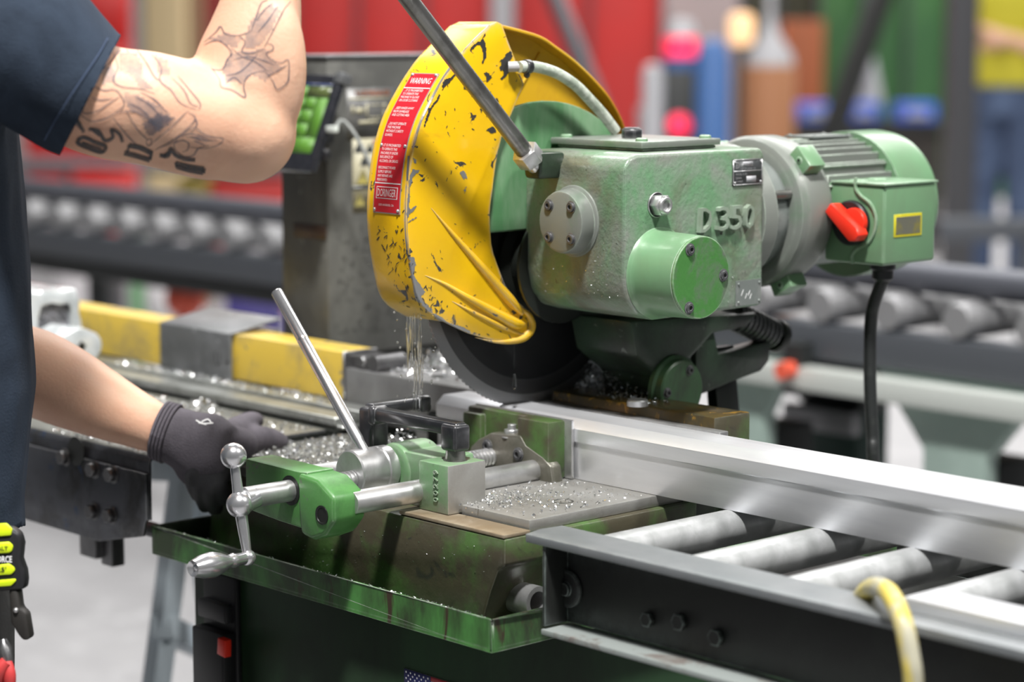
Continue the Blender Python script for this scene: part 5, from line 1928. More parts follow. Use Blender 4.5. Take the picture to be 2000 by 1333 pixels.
for (ax, ay, az), (bx, by, bz), r in zip(fbase, ftip, (0.0105, 0.0118, 0.0122, 0.0112)):
    A_, B_ = at(ax, ay, 'y', az), at(bx, by, 'y', bz)
    mid = A_.lerp(B_, 0.5) + V((0.004, -0.012, 0.004))
    g.tube(smoothpath([A_ + V((0, 0.012, 0.014)), A_, mid, B_], 4), lerps([r * 1.15, r * 1.1, r, r * 0.75], 4), 14)
g.ball(at(408, 905, 'y', -0.318), (0.028, 0.020, 0.018), 0)
fg = fused(g, 0.0026, 2, 0.5)
link('glove_fingers', fg, m_glovecoat, glove, 80, label='darker coated fingers hooked over the bed')
g = G()
d = (fore_l[6] - fore_l[5]).normalized()
cc = fore_l[4].lerp(fore_l[5], 0.72)
u, v = G.frame(d)
for k in range(4):
    c_ = cc + d * (0.0045 * k + 0.002)
    g.tube([c_ + (u * math.cos(2 * PI * i / 26) * 0.92 + v * math.sin(2 * PI * i / 26)) * (0.0347 + 0.0003 * k) for i in range(27)], 0.0021, 6)
g.build('glove_cuff', m_glove, glove, sharp=80)
bvg = BVHTree.FromObject(glove, bpy.context.evaluated_depsgraph_get())
g = G()
og = wpos(glove)
for P_ in (t1((1215, 895 + 1714), (1260, 915 + 1714), (1320, 912 + 1714)), t1((1250, 905 + 1714), (1290, 890 + 1714), (1310, 915 + 1714)), t1((1230, 910 + 1714), (1280, 922 + 1714))):
    ribbon(g, bvg, og, P_, 2.6, 0, 0.0008, 4, False)
g.build('glove_print', m_white, glove, sharp=None, clean=False)

# bare-metal and black scrapes on the yellow guard
bvy = BVHTree.FromObject(guard, bpy.context.evaluated_depsgraph_get())
oy = ORIG[guard]
rnd = random.Random(12)


def jag(pts, amp=2.5, k=4):
    sp = smoothpath([V((a, b, 0)) for a, b in pts + pts[:1]], k)[:-1]
    return [(p.x + rnd.uniform(-amp, amp), p.y + rnd.uniform(-amp, amp)) for p in sp]


def tA(*p):
    return [(700 + x / 3.3333, 20 + y / 3.3333) for x, y in p]


def tB(*p):
    return [(700 + x / 4.1667, 380 + y / 4.1667) for x, y in p]


g = G()
for P_ in (tA((720, 265), (760, 215), (800, 195), (825, 145), (815, 190), (830, 240), (825, 310), (800, 360), (815, 300), (795, 225), (750, 245)),
           tA((920, 390), (935, 320), (985, 265), (1000, 300), (975, 350), (990, 380), (945, 440), (925, 450), (945, 400)),
           tA((815, 410), (840, 405), (865, 440), (830, 470), (835, 440)), tA((545, 490), (560, 450), (600, 440), (640, 405), (600, 460), (560, 500), (548, 520)),
           tA((455, 640), (500, 600), (530, 540), (520, 580), (470, 650), (440, 730), (430, 760)), tA((680, 490), (720, 480), (700, 520)), tA((790, 640), (815, 625), (800, 665)), tA((835, 780), (870, 760), (900, 790), (860, 800)), tA((1030, 410), (1060, 420), (1070, 455), (1045, 430))):
    blot(g, bvy, oy, jag(P_, 1.4), 0, 0.0004, 1.6)
for P_ in (tA((660, 1055), (685, 1050), (708, 1085), (680, 1100)), tA((685, 1175), (700, 1150), (695, 1200)), tA((350, 960), (375, 975), (365, 1000)), tA((345, 1030), (395, 1045), (360, 1080), (335, 1180), (325, 1330), (315, 1330), (325, 1150)),
           tB((405, 140), (440, 105), (480, 85), (460, 120), (410, 160)), tB((405, 225), (440, 195), (470, 190), (420, 225)), tB((415, 500), (455, 530), (465, 590), (450, 640), (480, 700), (540, 790), (510, 830), (560, 900), (600, 950), (570, 960), (520, 900), (470, 850), (440, 700), (420, 600)),
           tB((590, 960), (650, 985), (730, 1040), (880, 1100), (900, 1130), (800, 1100), (680, 1040)), tB((1100, 780), (1200, 860), (1230, 880), (1190, 870), (1110, 800)) if False else tB((760, 330), (830, 400), (820, 410), (770, 350))):
    blot(g, bvy, oy, jag(P_, 1.6), 1, 0.0004, 1.6)
for P_, wd in ((tA((855, 95), (760, 185), (680, 270)), 2.2), (tA((600, 370), (540, 460), (470, 590), (400, 740), (355, 900)), 2.4), (tA((330, 950), (318, 1120), (315, 1330)), 4.0), (tB((395, 50), (388, 250), (400, 430), (415, 520)), 4.0)):
    ribbon(g, bvy, oy, P_, wd, 1, 0.0005, 6, False)
for k in range(90):
    x, y = rnd.uniform(735, 1035), rnd.uniform(60, 660)
    a, l = rnd.uniform(0.3, 2.2), rnd.uniform(2, 9)
    ribbon(g, bvy, oy, [(x, y), (x + math.cos(a) * l * .5 + rnd.uniform(-1, 1), y + math.sin(a) * l * .5), (x + math.cos(a) * l, y + math.sin(a) * l)], rnd.uniform(0.9, 2.2), 0, 0.0004, 2)
for k in range(70):
    s_ = rnd.random()
    x, y = 738 + 90 * s_ ** 2 + rnd.uniform(0, 60), 440 + 170 * s_
    a, l = rnd.uniform(0.8, 2.4), rnd.uniform(3, 12)
    ribbon(g, bvy, oy, [(x, y), (x + math.cos(a) * l * .5 + rnd.uniform(-1, 1), y + math.sin(a) * l * .5), (x + math.cos(a) * l, y + math.sin(a) * l)], rnd.uniform(1.0, 2.8), 0, 0.0004, 2)
m_scr = mat('black_scraped_primer', (0.035, 0.034, 0.034), 0.5)
m_bare = mat('bare_scraped_metal', (0.33, 0.33, 0.34), 0.38, 0.6)
g.build('paint_scrapes', [m_scr, m_bare], guard, sharp=None, clean=False, label='black and bare-metal scrapes in the yellow paint')['kind'] = 'stuff'

# trousers, belt, boots
g = G()
g.loft([ell(TC + V((0.012, 0, 0.80)), 0.165, 0.125, YAW), ell(TC + V((0.012, 0, 0.88)), 0.165, 0.130, YAW), ell(TC + V((0.012, 0, 0.955)), 0.158, 0.122, YAW)])
for s in (-1, 1):
    hx = TC + V((0.012 + 0.085 * s * math.cos(YAW), 0.085 * s * math.sin(YAW), 0.86))
    g.tube(smoothpath([hx, V((hx.x, hx.y + 0.01, 0.66)), V((hx.x, hx.y + 0.02, 0.48)), V((hx.x, hx.y, 0.28)), V((hx.x, hx.y - 0.01, 0.10))], 5), lerps([0.100, 0.096, 0.080, 0.074, 0.068], 5), 18)
tm = fused(g, 0.009, 4, 0.5)
for v in tm.vertices:
    p = v.co
    k = mno.noise(V((p.x * 8, p.y * 8, p.z * 5))) + 0.6 * mno.noise(V((p.x * 18, p.y * 18, p.z * 16)))
    v.co = p + V(v.normal) * (k * 0.006)
trou = link('trousers', tm, m_trouser, op_, 80)
for s in (-1, 1):
    an = TC + V((0.012 + 0.085 * s * math.cos(YAW), 0.085 * s * math.sin(YAW) - 0.01, 0.0))
    g = G()
    g.tube(smoothpath([an + V((0, -0.05, 0.052)), an + V((0.01, 0.03, 0.058)), an + V((0.03, 0.11, 0.048)), an + V((0.045, 0.17, 0.040))], 4), lerps([0.046, 0.055, 0.047, 0.035], 4), 16)
    g.tube([an + V((0, 0, 0.05)), an + V((0, 0, 0.17))], [0.052, 0.056], 16)
    bmm = fused(g, 0.007, 3)
    bt_ = link('boot', bmm, m_boot, op_, 70)
g = G()
r0 = ell(TC + V((0.012, 0, 0.930)), 0.170, 0.134, YAW, 36)
r1 = ell(TC + V((0.012, 0, 0.965)), 0.170, 0.134, YAW, 36)
g.loft([r0, r1], 0, cap=False)
g.build('belt', m_boot, op_)

# tape measure and pliers on the belt: things carried by the person
bvt = BVHTree.FromObject(trou, bpy.context.evaluated_depsgraph_get())
hh = [skinned(bvt, px, py, 0.0, ORIG[trou]) for px, py in ((6, 1150), (20, 1160), (2, 1200), (12, 1180))]
TDP = min([(q - CAM).dot(FWD) for q in hh if q is not None] + [2.42]) - 0.022
tm_c = atd(14, 1092, TDP)
tape = thing('tape_measure', 'black and lime-yellow tape measure clipped to the belt at the far left', 'tape measure', tm_c)


def bp(px, py, h=0.0, y0=0):
    """point on the tape's outward side"""
    return atd(px, py, TDP) - FWD * h


def slab(pts, h0, h1, y0=-0.640):
    g = G()
    n = len(pts)
    P0 = [bp(x, y, h0, y0) for x, y in pts]
    P1 = [bp(x, y, h1, y0) for x, y in pts]
    q = g.faces(P0 + P1, [tuple(range(n - 1, -1, -1)), tuple(range(n, 2 * n))] + [(i, (i + 1) % n, n + (i + 1) % n, n + i) for i in range(n)])
    bmesh.ops.recalc_face_normals(g.bm, faces=q)
    return g


slab([(-52, 1024), (25, 1028), (42, 1040), (47, 1060), (44, 1090), (52, 1112), (54, 1130), (52, 1150), (20, 1152), (-52, 1158)], -0.012, 0.014).build('tape_case', m_blackpl, tape, bev=(0.004, 3, 30))
for pts in ([(-50, 1026), (18, 1020), (30, 1032), (28, 1044), (-50, 1050)], [(-50, 1062), (24, 1056), (32, 1064), (30, 1074), (24, 1078), (-50, 1082)],
            [(-50, 1108), (24, 1098), (34, 1106), (36, 1112), (28, 1120), (-50, 1125)], [(-50, 1136), (36, 1128), (38, 1132), (28, 1142), (-50, 1148)]):
    slab(pts, 0.010, 0.0165).build('lime_panel', m_lime, tape, bev=(0.0015, 2, 30), label='lime-yellow panel')
g = G()
for tx, px, py, wd, ht, m_ in (('OBALT', 4, 1069, 0.020, 0.0045, 0), ('xFORCE', 10, 1090, 0.022, 0.0070, 1), ('25\'', 10, 1110, 0.010, 0.0055, 0)):
    add_text(g, tx, lambda u, v, w, px=px, py=py: bp(px + u * 1850, py - v * 1850, 0.0172), m_, wd, ht, bold=0.02)
g.build('tape_print', [m_blackpl, m_white], tape, sharp=None, clean=False)
pl = thing('pliers', 'red-handled pliers hanging in the trouser pocket at the bottom left corner', 'pliers', atd(10, 1310, TDP))
g = G()
g.tube(smoothpath([bp(-8, 1345, 0.004, -0.63), bp(2, 1310, 0.010, -0.63), bp(16, 1290, 0.010, -0.63)], 4), lerps([0.0065, 0.0078, 0.0060], 4), 12)
g.build('handle', m_redgrip, pl)
g = G()
g.tube(smoothpath([bp(20, 1350, 0.004, -0.63), bp(22, 1318, 0.008, -0.63), bp(17, 1292, 0.006, -0.63)], 4), lerps([0.0055, 0.0065, 0.0050], 4), 12)
g.build('handle', m_redgrip, pl)
g = G()
g.tube([bp(17, 1294, 0.004, -0.63), bp(10, 1268, 0.002, -0.63), bp(6, 1250, 0.0, -0.63)], [0.006, 0.008, 0.004], 10)
g.build('jaws', m_darksteel, pl)
ps = thing('utility_pouch', 'black pouch clipped to the trousers under the tape measure', 'pouch', atd(38, 1210, TDP))
slab([(22, 1148), (40, 1150), (44, 1186), (56, 1196), (64, 1246), (50, 1250), (40, 1238), (26, 1215)], -0.012, 0.012).build('pouch_body', m_boot, ps, bev=(0.003, 2, 30))
q = bp(36, 1190, 0.013)
g = G()
g.ball(q, 0.0028, 0, 10, 6)
g.build('snap_button', m_steel, ps)

# ================================================================== THE HALL BEHIND
def upright(name, pa, pb, depth, z0, z1, th, m, lab, cat, group=None, bev=0.01):
    """a flat-faced block facing the hall, its front from photo column pa to pb at a depth"""
    a, b = atg(pa, depth), atg(pb, depth)
    d = (b - a)
    n = V((-d.y, d.x, 0)).normalized() * th
    g = G()
    g.prism([(a.x, a.y), (b.x, b.y), (b.x + n.x, b.y + n.y), (a.x + n.x, a.y + n.y)], 'z', z0, z1)
    o = g.build(name, m, bev=bev)
    return tag(o, lab, cat, group)


def zat(py, depth):
    return atd(1000, py, depth).z


def sub(name, parent, pa, pb, depth, z0, z1, th, m, label=None, bev=0.005):
    a, b = atg(pa, depth), atg(pb, depth)
    d = (b - a)
    n = V((-d.y, d.x, 0)).normalized() * th
    g = G()
    g.prism([(a.x, a.y), (b.x, b.y), (b.x + n.x, b.y + n.y), (a.x + n.x, a.y + n.y)], 'z', z0, z1)
    return g.build(name, m, parent, bev=bev, label=label)


def screen_panel(name, pa, pb, depth, z0, z1, m, lab, cat, nseg=3, group=None):
    t = thing(name, lab, cat, atg((pa + pb) / 2, depth), group)
    st = (pb - pa) / nseg
    for k in range(nseg):
        sub('panel', t, pa + st * k + 2, pa + st * (k + 1) - 2, depth, z0, z1, 0.04, m)
    for k in range(nseg + 1):
        sub('post', t, pa + st * k - 3, pa + st * k + 3, depth - 0.05, 0, z1, 0.04, m_bgrail)
    return t


screen_panel('partition_wall', 575, 960, 19, 0.15, 4.2, m_redcurt, 'red workshop partition behind the control column and yellow guard', 'partition', 3)
screen_panel('partition_wall', 1005, 1290, 19.5, 0.15, 4.2, m_redcurt, 'darker red workshop partition between the yellow guard and the beacon machine', 'partition', 2)
screen_panel('welding_curtain', 1590, 1845, 17, 0.2, 4.2, m_greencurt, 'green welding curtain behind the leaning black prop', 'curtain', 3)
screen_panel('welding_curtain', 1870, 2090, 17.4, 0.2, 4.2, m_greencurt, 'strip of green welding curtain at the right edge behind the yellow-shirted person', 'curtain', 2)
screen_panel('welding_curtain', 1440, 1590, 18, 0.2, 4.2, mat('dark_olive_curtain', (0.055, 0.05, 0.03), 0.6), 'dark olive welding curtain behind the brown drum', 'curtain', 2)
# red cabinets at the left
t = thing('tool_cabinet', 'tall bright red tool cabinet behind the shoulder at the upper left', 'cabinet', atg(190, 17))
sub('cabinet_body', t, 60, 266, 17, 0.05, 3.2, 0.5, m_redbright)
for k in range(6):
    sub('drawer', t, 66, 260, 16.97, 0.12 + 0.42 * k, 0.50 + 0.42 * k, 0.03, m_redbright)
upright('tan_column', 292, 368, 15.5, 0, 7, 0.25, m_tan, 'tan painted upright column behind the bent elbow', 'column')
upright('grey_column', 268, 290, 15.6, 0, 7, 0.2, m_greyplast, 'slim pale grey upright beside the tan column', 'column')
upright('brown_post', 372, 400, 15.8, 0, 7, 0.2, mat('brown_post_paint', (0.24, 0.16, 0.09), 0.6), 'brown upright post beside the tan column', 'column')
upright('dark_red_panel', 402, 585, 18.2, 0.0, 4, 0.1, mat('dark_maroon_panel', (0.22, 0.035, 0.03), 0.6), 'dark maroon wall panel right of the brown post', 'panel')
# bench under the elbow with red bins
bn = thing('work_bench', 'long dark workbench with a grey edge seen below the tattooed elbow', 'bench', atg(340, 13.5))
zb1, zb0 = zat(318, 13.5), zat(338, 13.5)
sub('bench_top', bn, -150, 590, 13.5, zb0, zb1, 0.7, m_bgrail)
for px in (-140, 140, 395, 585):
    sub('leg', bn, px - 8, px + 8, 13.6, 0, zb0, 0.06, m_bgblack)
for k, (pa, pb, ya, yb, m_, lab) in enumerate(((148, 250, 333, 384, m_redbright, 'bright red crate below the bench left of the yellow one'), (420, 560, 350, 428, m_redcurt, 'large red crate below the bench right of the yellow one'),
                                               (296, 350, 338, 378, m_tan, 'tan crate below the bench'), (354, 400, 345, 385, mat('olive_crate', (0.20, 0.15, 0.02), 0.6), 'small olive crate below the bench beside the tan one'))):
    dd = 12.2 - 0.15 * k
    t = thing('crate', lab, 'crate', atg((pa + pb) / 2, dd), None)
    z0, z1 = zat(yb, dd), zat(ya, dd)
    sub('crate_body', t, pa, pb, dd, 0.0 + 0.0, z1, 0.4, m_)
    sub('crate_rim', t, pa - 2, pb + 2, dd - 0.02, z1 - 0.04, z1, 0.44, m_)
upright('green_bottle', 254, 276, 10.2, 0.0, zat(372, 10.2), 0.1, mat('green_bottle_paint', (0.12, 0.30, 0.13), 0.5), 'green upright drum on the floor beside the pale scrap', 'drum')
for k, (px, py, r, lab) in enumerate(((318, 428, 0.085, 'pale heap of scrap wrap on the floor behind the long conveyor'), (492, 436, 0.10, 'bluish white heap of scrap wrap nearer the column'), (150, 428, 0.075, 'small pale heap of scrap wrap next to the torso'))):
    dd = 10.5
    c = atd(px, py, dd)
    g = G()
    g.ball(V((c.x, c.y, 0)), (r * 2.2, r * 1.6, max(0.2, c.z + 0.08)), 0, 18, 12)
    for v in g.bm.verts:
        v.co += V((mno.noise(v.co * 4), mno.noise(v.co * 4 + V((5, 0, 0))), mno.noise(v.co * 4 + V((0, 9, 0))))) * 0.1
        v.co.z = max(0.0, v.co.z)
    tag(g.build('scrap_heap', m_paper), lab, 'scrap heap')

# long conveyor in the middle distance, running the same way as the saw's bar
YCV = at(1750, 585, 'z', 0.98).y
cv = thing('long_conveyor', 'long grey roller conveyor on sage green stands across the middle distance', 'conveyor', (0, YCV, 0))
x0c, x1c = -6.2, 3.4
g = G()
g.box(x0c, x1c, YCV - 0.06, YCV, 0.855, 0.925)
g.build('front_rail', m_bgrail, cv, bev=0.006)
g = G()
g.box(x0c, x1c, YCV + 0.02, YCV + 0.34, 0.79, 0.85)
g.build('frame_beam', m_bgblack, cv, bev=0.006)
g = G()
g.box(x0c, x1c, YCV + 0.30, YCV + 0.34, 0.94, 1.000)
g.build('back_rail', m_bglight, cv, bev=0.006)
r0_ = None
nroll = int((x1c - x0c) / 0.16)
for k in range(nroll):
    x = x0c + 0.08 + 0.16 * k
    if r0_ is None:
        g = G()
        g.lathe((x, YCV - 0.060, 0.960), (0, 1, 0), [(0, 0.0), (0, 0.030), (0.01, 0.034), (0.35, 0.034), (0.35, 0)], 18)
        r0_ = g.build('roller', m_bglight, cv)
    else:
        copy_part(r0_, cv, (0.16 * k, 0, 0))


def stand(px, name='conveyor_stand'):
    p = at(px, 760, 'y', YCV - 0.02)
    x = p.x
    zt = 0.86
    zg = at(px, 885 if px > 1600 else 800, 'y', YCV - 0.02).z
    g = G()
    hw, lw_ = (0.19, 0.075) if px > 1600 else (0.14, 0.07)
    g.prism([(x - hw, zt), (x + hw, zt), (x + lw_ * 0.95, zg), (x + lw_ * 0.95, 0.02), (x - lw_ * 0.95, 0.02), (x - lw_ * 0.95, zg)], 'y', YCV - 0.05, YCV - 0.01)
    g.build('stand', m_sage, cv, bev=0.005)
    g = G()
    g.box(x - lw_, x + lw_, YCV - 0.012, YCV + 0.10, 0.012, 0.70)
    g.build('stand_post', m_bgblack, cv, bev=0.004)
    g = G()
    g.box(x - 0.16, x + 0.16, YCV - 0.09, YCV + 0.2, 0.0, 0.02)
    g.build('stand_foot', m_sage, cv, bev=0.003)


stand(1885)
stand(1462)
stand(-250)
g = G()
pA = at(1190, 0, 'y', YCV) if False else None
g.box(at(1380, 700, 'y', YCV - 0.02).x, x1c, YCV - 0.10, YCV - 0.062, 0.80, 0.845)
g.build('pale_ledge', mat('pale_ledge_paint', (0.55, 0.58, 0.55), 0.5), cv, bev=0.004)
p = at(1545, 722, 'y', YCV - 0.1)
g = G()
g.cyl(p, p + V((0, -0.03, 0)), 0.017, None, 16, 0)
g.box(p.x - 0.02, p.x + 0.02, p.y, p.y + 0.06, p.z - 0.05, p.z + 0.05, 1)
g.build('red_button', [m_ball, m_bgblack], cv, label='small orange red button')
dm = thing('drive_unit', 'dark green drive unit on a post under the long conveyor right of centre', 'drive unit', atg(1640, 4.9))
c = atd(1640, 760, 4.9)
g = G()
g.cyl((c.x - 0.08, c.y, c.z + 0.02), (c.x + 0.10, c.y, c.z + 0.02), 0.062, None, 22)
g.build('motor_drum', m_bgblack, dm, bev=0.006)
g = G()
g.box(c.x - 0.07, c.x + 0.085, c.y - 0.05, c.y + 0.06, 0, c.z - 0.03)
g.build('post', mat('dark_green_post', (0.03, 0.06, 0.05), 0.5), dm, bev=0.006)
g = G()
g.box(c.x - 0.09, c.x + 0.10, c.y - 0.08, c.y - 0.05, c.z - 0.08, c.z - 0.03)
g.build('pale_cap', m_bglight, dm, bev=0.006)
# stock lying on the long conveyor
g = G()
g.cyl((x0c + 0.2, YCV + 0.02, 1.024), (x1c, YCV + 0.02, 1.024), 0.030, None, 20)
tag(g.build('dark_tube', mat('dark_blue_grey_tube', (0.10, 0.105, 0.125), 0.45, 0.3), bev=0.003), 'long dark blue-grey tube lying along the rollers of the long conveyor', 'tube')
# low far items under the left of the conveyor
def ballthing(px, py, r, depth, m, name, lab, cat):
    c = atd(px, py, depth)
    g = G()
    g.ball(V((c.x, c.y, r)), r, 0, 22, 14)
    return tag(g.build(name, m, sharp=80), lab, cat)


c = atd(362, 582, 6.6)
t = thing('bollard', 'orange red round-headed bollard under the left conveyor', 'bollard', atg(362, 6.6))
g = G()
g.ball(c, 0.058, 0, 22, 14)
g.build('bollard_head', m_ball, t, sharp=80)
g = G()
g.cyl((c.x, c.y, 0), (c.x, c.y, c.z - 0.03), 0.03, 0.02, 14)
g.build('bollard_stem', m_bgblack, t)
upright('storage_box', 170, 212, 7.2, 0, zat(520, 7.2), 0.3, m_bgblack, 'black box on the floor under the conveyor beside the torso', 'box')
upright('storage_box', 440, 540, 8.2, 0, zat(562, 8.2), 0.3, mat('dark_blue_box', (0.04, 0.03, 0.16), 0.5), 'dark violet box low behind the stop saddle', 'box')

# machine with beacon
mc = thing('beacon_machine', 'black machine with a grey-capped red beacon and a red lamp in the background', 'machine', atg(1330, 11))
d0 = 11.0
sub('machine_body', mc, 1290, 1420, d0, 0, zat(135, d0), 0.5, m_bgblack)
sub('machine_foot', mc, 1250, 1300, d0 + .1, 0, zat(215, d0), 0.4, m_greyplast)
c = atd(1330, 95, d0)
g = G()
g.cyl((c.x, c.y, zat(112, d0)), (c.x, c.y, zat(72, d0)), 0.078, None, 24)
g.build('beacon_lens', m_beacon, mc, bev=0.01)
g = G()
g.lathe((c.x, c.y, zat(72, d0)), (0, 0, 1), [(0, 0.075), (0.03, 0.072), (0.075, 0.05), (0.085, 0)], 24)
g.build('beacon_cap', m_greyplast, mc)
g = G()
g.cyl((c.x, c.y, zat(140, d0)), (c.x, c.y, zat(112, d0)), 0.085, None, 24)
g.build('beacon_base', m_bluebottle, mc)
c = atd(1326, 245, d0 - 0.1)
g = G()
g.lathe(c, -FWD, [(0, 0.055), (0.02, 0.052), (0.04, 0.03), (0.045, 0)], 24)
g.build('red_lamp', m_beacon, mc, sharp=70)
c = atd(1392, 150, d0 - 0.25)
g = G()
g.lathe((c.x, c.y, 0), (0, 0, 1), [(0, 0.08), (zat(90, d0) - 0.05, 0.08), (zat(80, d0), 0.05), (zat(72, d0), 0)], 24)
tag(g.build('gas_bottle', m_bluebottle), 'blue gas bottle standing beside the beacon machine', 'gas bottle')
c = atd(1275, 158, d0 - 0.2)
g = G()
g.lathe((c.x, c.y, 0), (0, 0, 1), [(0, 0.05), (zat(150, d0), 0.05), (zat(128, d0), 0.04), (zat(122, d0), 0)], 24)
tag(g.build('gas_bottle', m_greyplast), 'pale grey gas bottle left of the beacon machine', 'gas bottle')
# welding-wire drum with hood, warm lamp
dr = thing('wire_drum', 'brown cardboard wire drum with a grey cone hood in the background', 'drum', atg(1500, 12))
c = atd(1503, 125, 12)
g = G()
g.cyl((c.x, c.y, 0), (c.x, c.y, zat(128, 12)), 0.135, None, 32)
g.build('drum_body', m_brown, dr, bev=0.008)
g = G()
g.lathe((c.x, c.y, zat(128, 12)), (0, 0, 1), [(0, 0.125), (0.05, 0.12), (0.17, 0.04), (0.26, 0.022), (0.62, 0.02), (0.62, 0)], 32)
g.build('drum_hood', m_greyplast, dr)
lt_ = thing('lamp_post', 'slim post with a warm glowing lamp head beside the brown drum', 'lamp', atg(1448, 12.3))
c = atd(1448, 58, 12.3)
g = G()
g.box(c.x - 0.055, c.x + 0.055, c.y - 0.055, c.y + 0.055, c.z - 0.085, c.z + 0.085)
g.build('lamp_head', m_lampglow, lt_, bev=0.03)
g = G()
g.cyl((c.x, c.y, 0), (c.x, c.y, c.z - 0.08), 0.03, None, 14)
g.build('post', m_bgblack, lt_)
upright('orange_cabinet', 1530, 1600, 16.5, 0, zat(40, 16.5), 0.4, mat('rust_orange_paint', (0.30, 0.075, 0.02), 0.6), 'rust orange cabinet behind the brown drum', 'cabinet')
# blue bins on a dark bench
bb_ = thing('rear_bench', 'dark bench carrying the blue bins above the motor', 'bench', atg(1690, 15))
zt_ = zat(236, 15)
sub('bench_top', bb_, 1535, 1840, 15, zt_ - 0.06, zt_, 0.5, m_bgblack)
sub('bench_front', bb_, 1545, 1830, 15.05, 0.0, zt_ - 0.06, 0.4, mat('brown_black_panel', (0.03, 0.024, 0.02), 0.6))
for pa, pb, lab in ((1556, 1628, 'leftmost of the three blue bins above the motor'), (1652, 1712, 'middle one of the three blue bins above the motor'), (1748, 1820, 'rightmost of the three blue bins above the motor')):
    t = thing('storage_bin', lab, 'bin', atg((pa + pb) / 2, 15) + V((0, 0, zt_)), 'blue bins on the rear bench')
    sub('bin_body', t, pa, pb, 15.02, zt_, zat(201, 15), 0.25, m_bluebin)
    sub('bin_label', t, pa + 14, pb - 14, 15.0, zt_ + 0.03, zt_ + 0.07, 0.02, m_greyplast)
g = G()
c = atd(1698, 140, 15.6)
g.tube([(c.x, c.y, zt_), (c.x, c.y, zt_ + 0.12), (c.x, c.y, c.z + 0.1)], [0.07, 0.09, 0.03], 16)
tag(g.build('pale_flask', m_greyplast), 'pale flask standing on the rear bench behind the leaning prop', 'flask')
# props and posts
def leaning(name, pxa, pya, pxb, pyb, depth, wd, m, lab, cat='post'):
    a, b = atd(pxa, pya, depth), atd(pxb, pyb, depth)
    dz = (b - a)
    a2 = a - dz * (a.z / dz.z)
    b2 = a + dz * 1.6
    g = G()
    u, v = G.frame(b2 - a2)
    h = wd / 2
    g.loft([[p + u * h + v * h, p - u * h + v * h, p - u * h - v * h, p + u * h - v * h] for p in (a2, b2)])
    return tag(g.build(name, m, bev=0.006), lab, cat)


leaning('leaning_prop', 1632, 240, 1718, 0, 12.6, 0.105, m_bgblack, 'black prop leaning to the right behind the motor', 'prop')
leaning('leaning_pole', 1160, 185, 1086, 0, 12.8, 0.075, m_bgrail, 'grey steel pole leaning to the left behind the coolant hose', 'pole')
upright('steel_column', 1842, 1898, 11.4, 0, 7, 0.14, mat('dark_grey_column_paint', (0.055, 0.055, 0.06), 0.5), 'dark grey steel column at the right, before the yellow-shirted person', 'column')
upright('grey_post', 960, 1000, 18.0, 0, 7, 0.15, m_greyplast, 'pale grey post between the two red partitions', 'column')
upright('guard_rail', 1830, 2100, 9.8, zat(470, 9.8), zat(425, 9.8), 0.05, m_bgrail, 'grey horizontal guard rail right of the motor', 'rail')
upright('guard_rail_post', 1990, 2012, 9.85, 0, zat(425, 9.8), 0.05, m_bgrail, 'grey post carrying the guard rail at the right edge', 'post')

# second person far behind
pp_ = thing('person', 'person in a yellow shirt and jeans with folded arms far behind at the right edge', 'person', atg(1945, 12.4))
D2 = 12.4
b0 = atg(1950, D2)
S2 = zat(150, D2) / 1.02
g = G()
zz = lambda k: k * S2
g.loft([ell(b0 + V((0, 0, zz(0.95))), 0.17, 0.12, 0.4), ell(b0 + V((0, 0, zz(1.15))), 0.16, 0.11, 0.4), ell(b0 + V((0, 0, zz(1.38))), 0.20, 0.12, 0.4), ell(b0 + V((0, 0, zz(1.48))), 0.10, 0.07, 0.4)])
g.tube([b0 + V((0, 0, zz(1.45))), b0 + V((0, 0, zz(1.62)))], [0.06, 0.055], 14)
g.ball(b0 + V((0, 0, zz(1.66))), (0.078, 0.095, 0.12), 0, 18, 12)
g.ball(b0 + V((0.05, -0.08, zz(1.64))), (0.015, 0.018, 0.02), 0, 8, 6)
for s in (-1, 1):
    sh = b0 + V((0.19 * s, 0.06 * s, zz(1.42)))
    el = b0 + V((0.24 * s, 0.02 * s - 0.03, zz(1.14)))
    wr3 = b0 + V((-0.05 * s + 0.02, -0.16, zz(1.20 + 0.03 * s)))
    g.tube([sh, sh.lerp(el, .5), el], [0.055, 0.05, 0.043], 12)
    g.tube([el, el.lerp(wr3, .5), wr3], [0.043, 0.04, 0.03], 12)
    hd_ = (wr3 - el).normalized()
    g.ball(wr3 + hd_ * 0.05, (0.045, 0.03, 0.03), 0, 10, 8)
    for k in range(4):
        q = wr3 + hd_ * 0.08 + V((0, 0, 0.022 - 0.015 * k))
        g.tube([q, q + hd_ * 0.04, q + hd_ * 0.06 + V((0, 0.03, 0))], [0.0105, 0.010, 0.008], 8)
    g.tube([wr3 + hd_ * 0.03 + V((0, 0, 0.02)), wr3 + hd_ * 0.06 + V((0, -0.01, 0.05))], [0.012, 0.009], 8)
    hp3 = b0 + V((0.09 * s, 0.03 * s, zz(0.92)))
    g.tube([hp3, b0 + V((0.10 * s, 0.03 * s, zz(0.5))), b0 + V((0.11 * s, 0.03 * s, 0.08))], [0.085, 0.06, 0.045], 12)
link('body', fused(g, 0.014, 4), m_skin, pp_, 80)
g = G()
g.loft([ell(b0 + V((0, 0, zz(0.98))), 0.19, 0.145, 0.4), ell(b0 + V((0, 0, zz(1.15))), 0.185, 0.14, 0.4), ell(b0 + V((0, 0, zz(1.38))), 0.225, 0.145, 0.4), ell(b0 + V((0, 0, zz(1.50))), 0.10, 0.08, 0.4)])
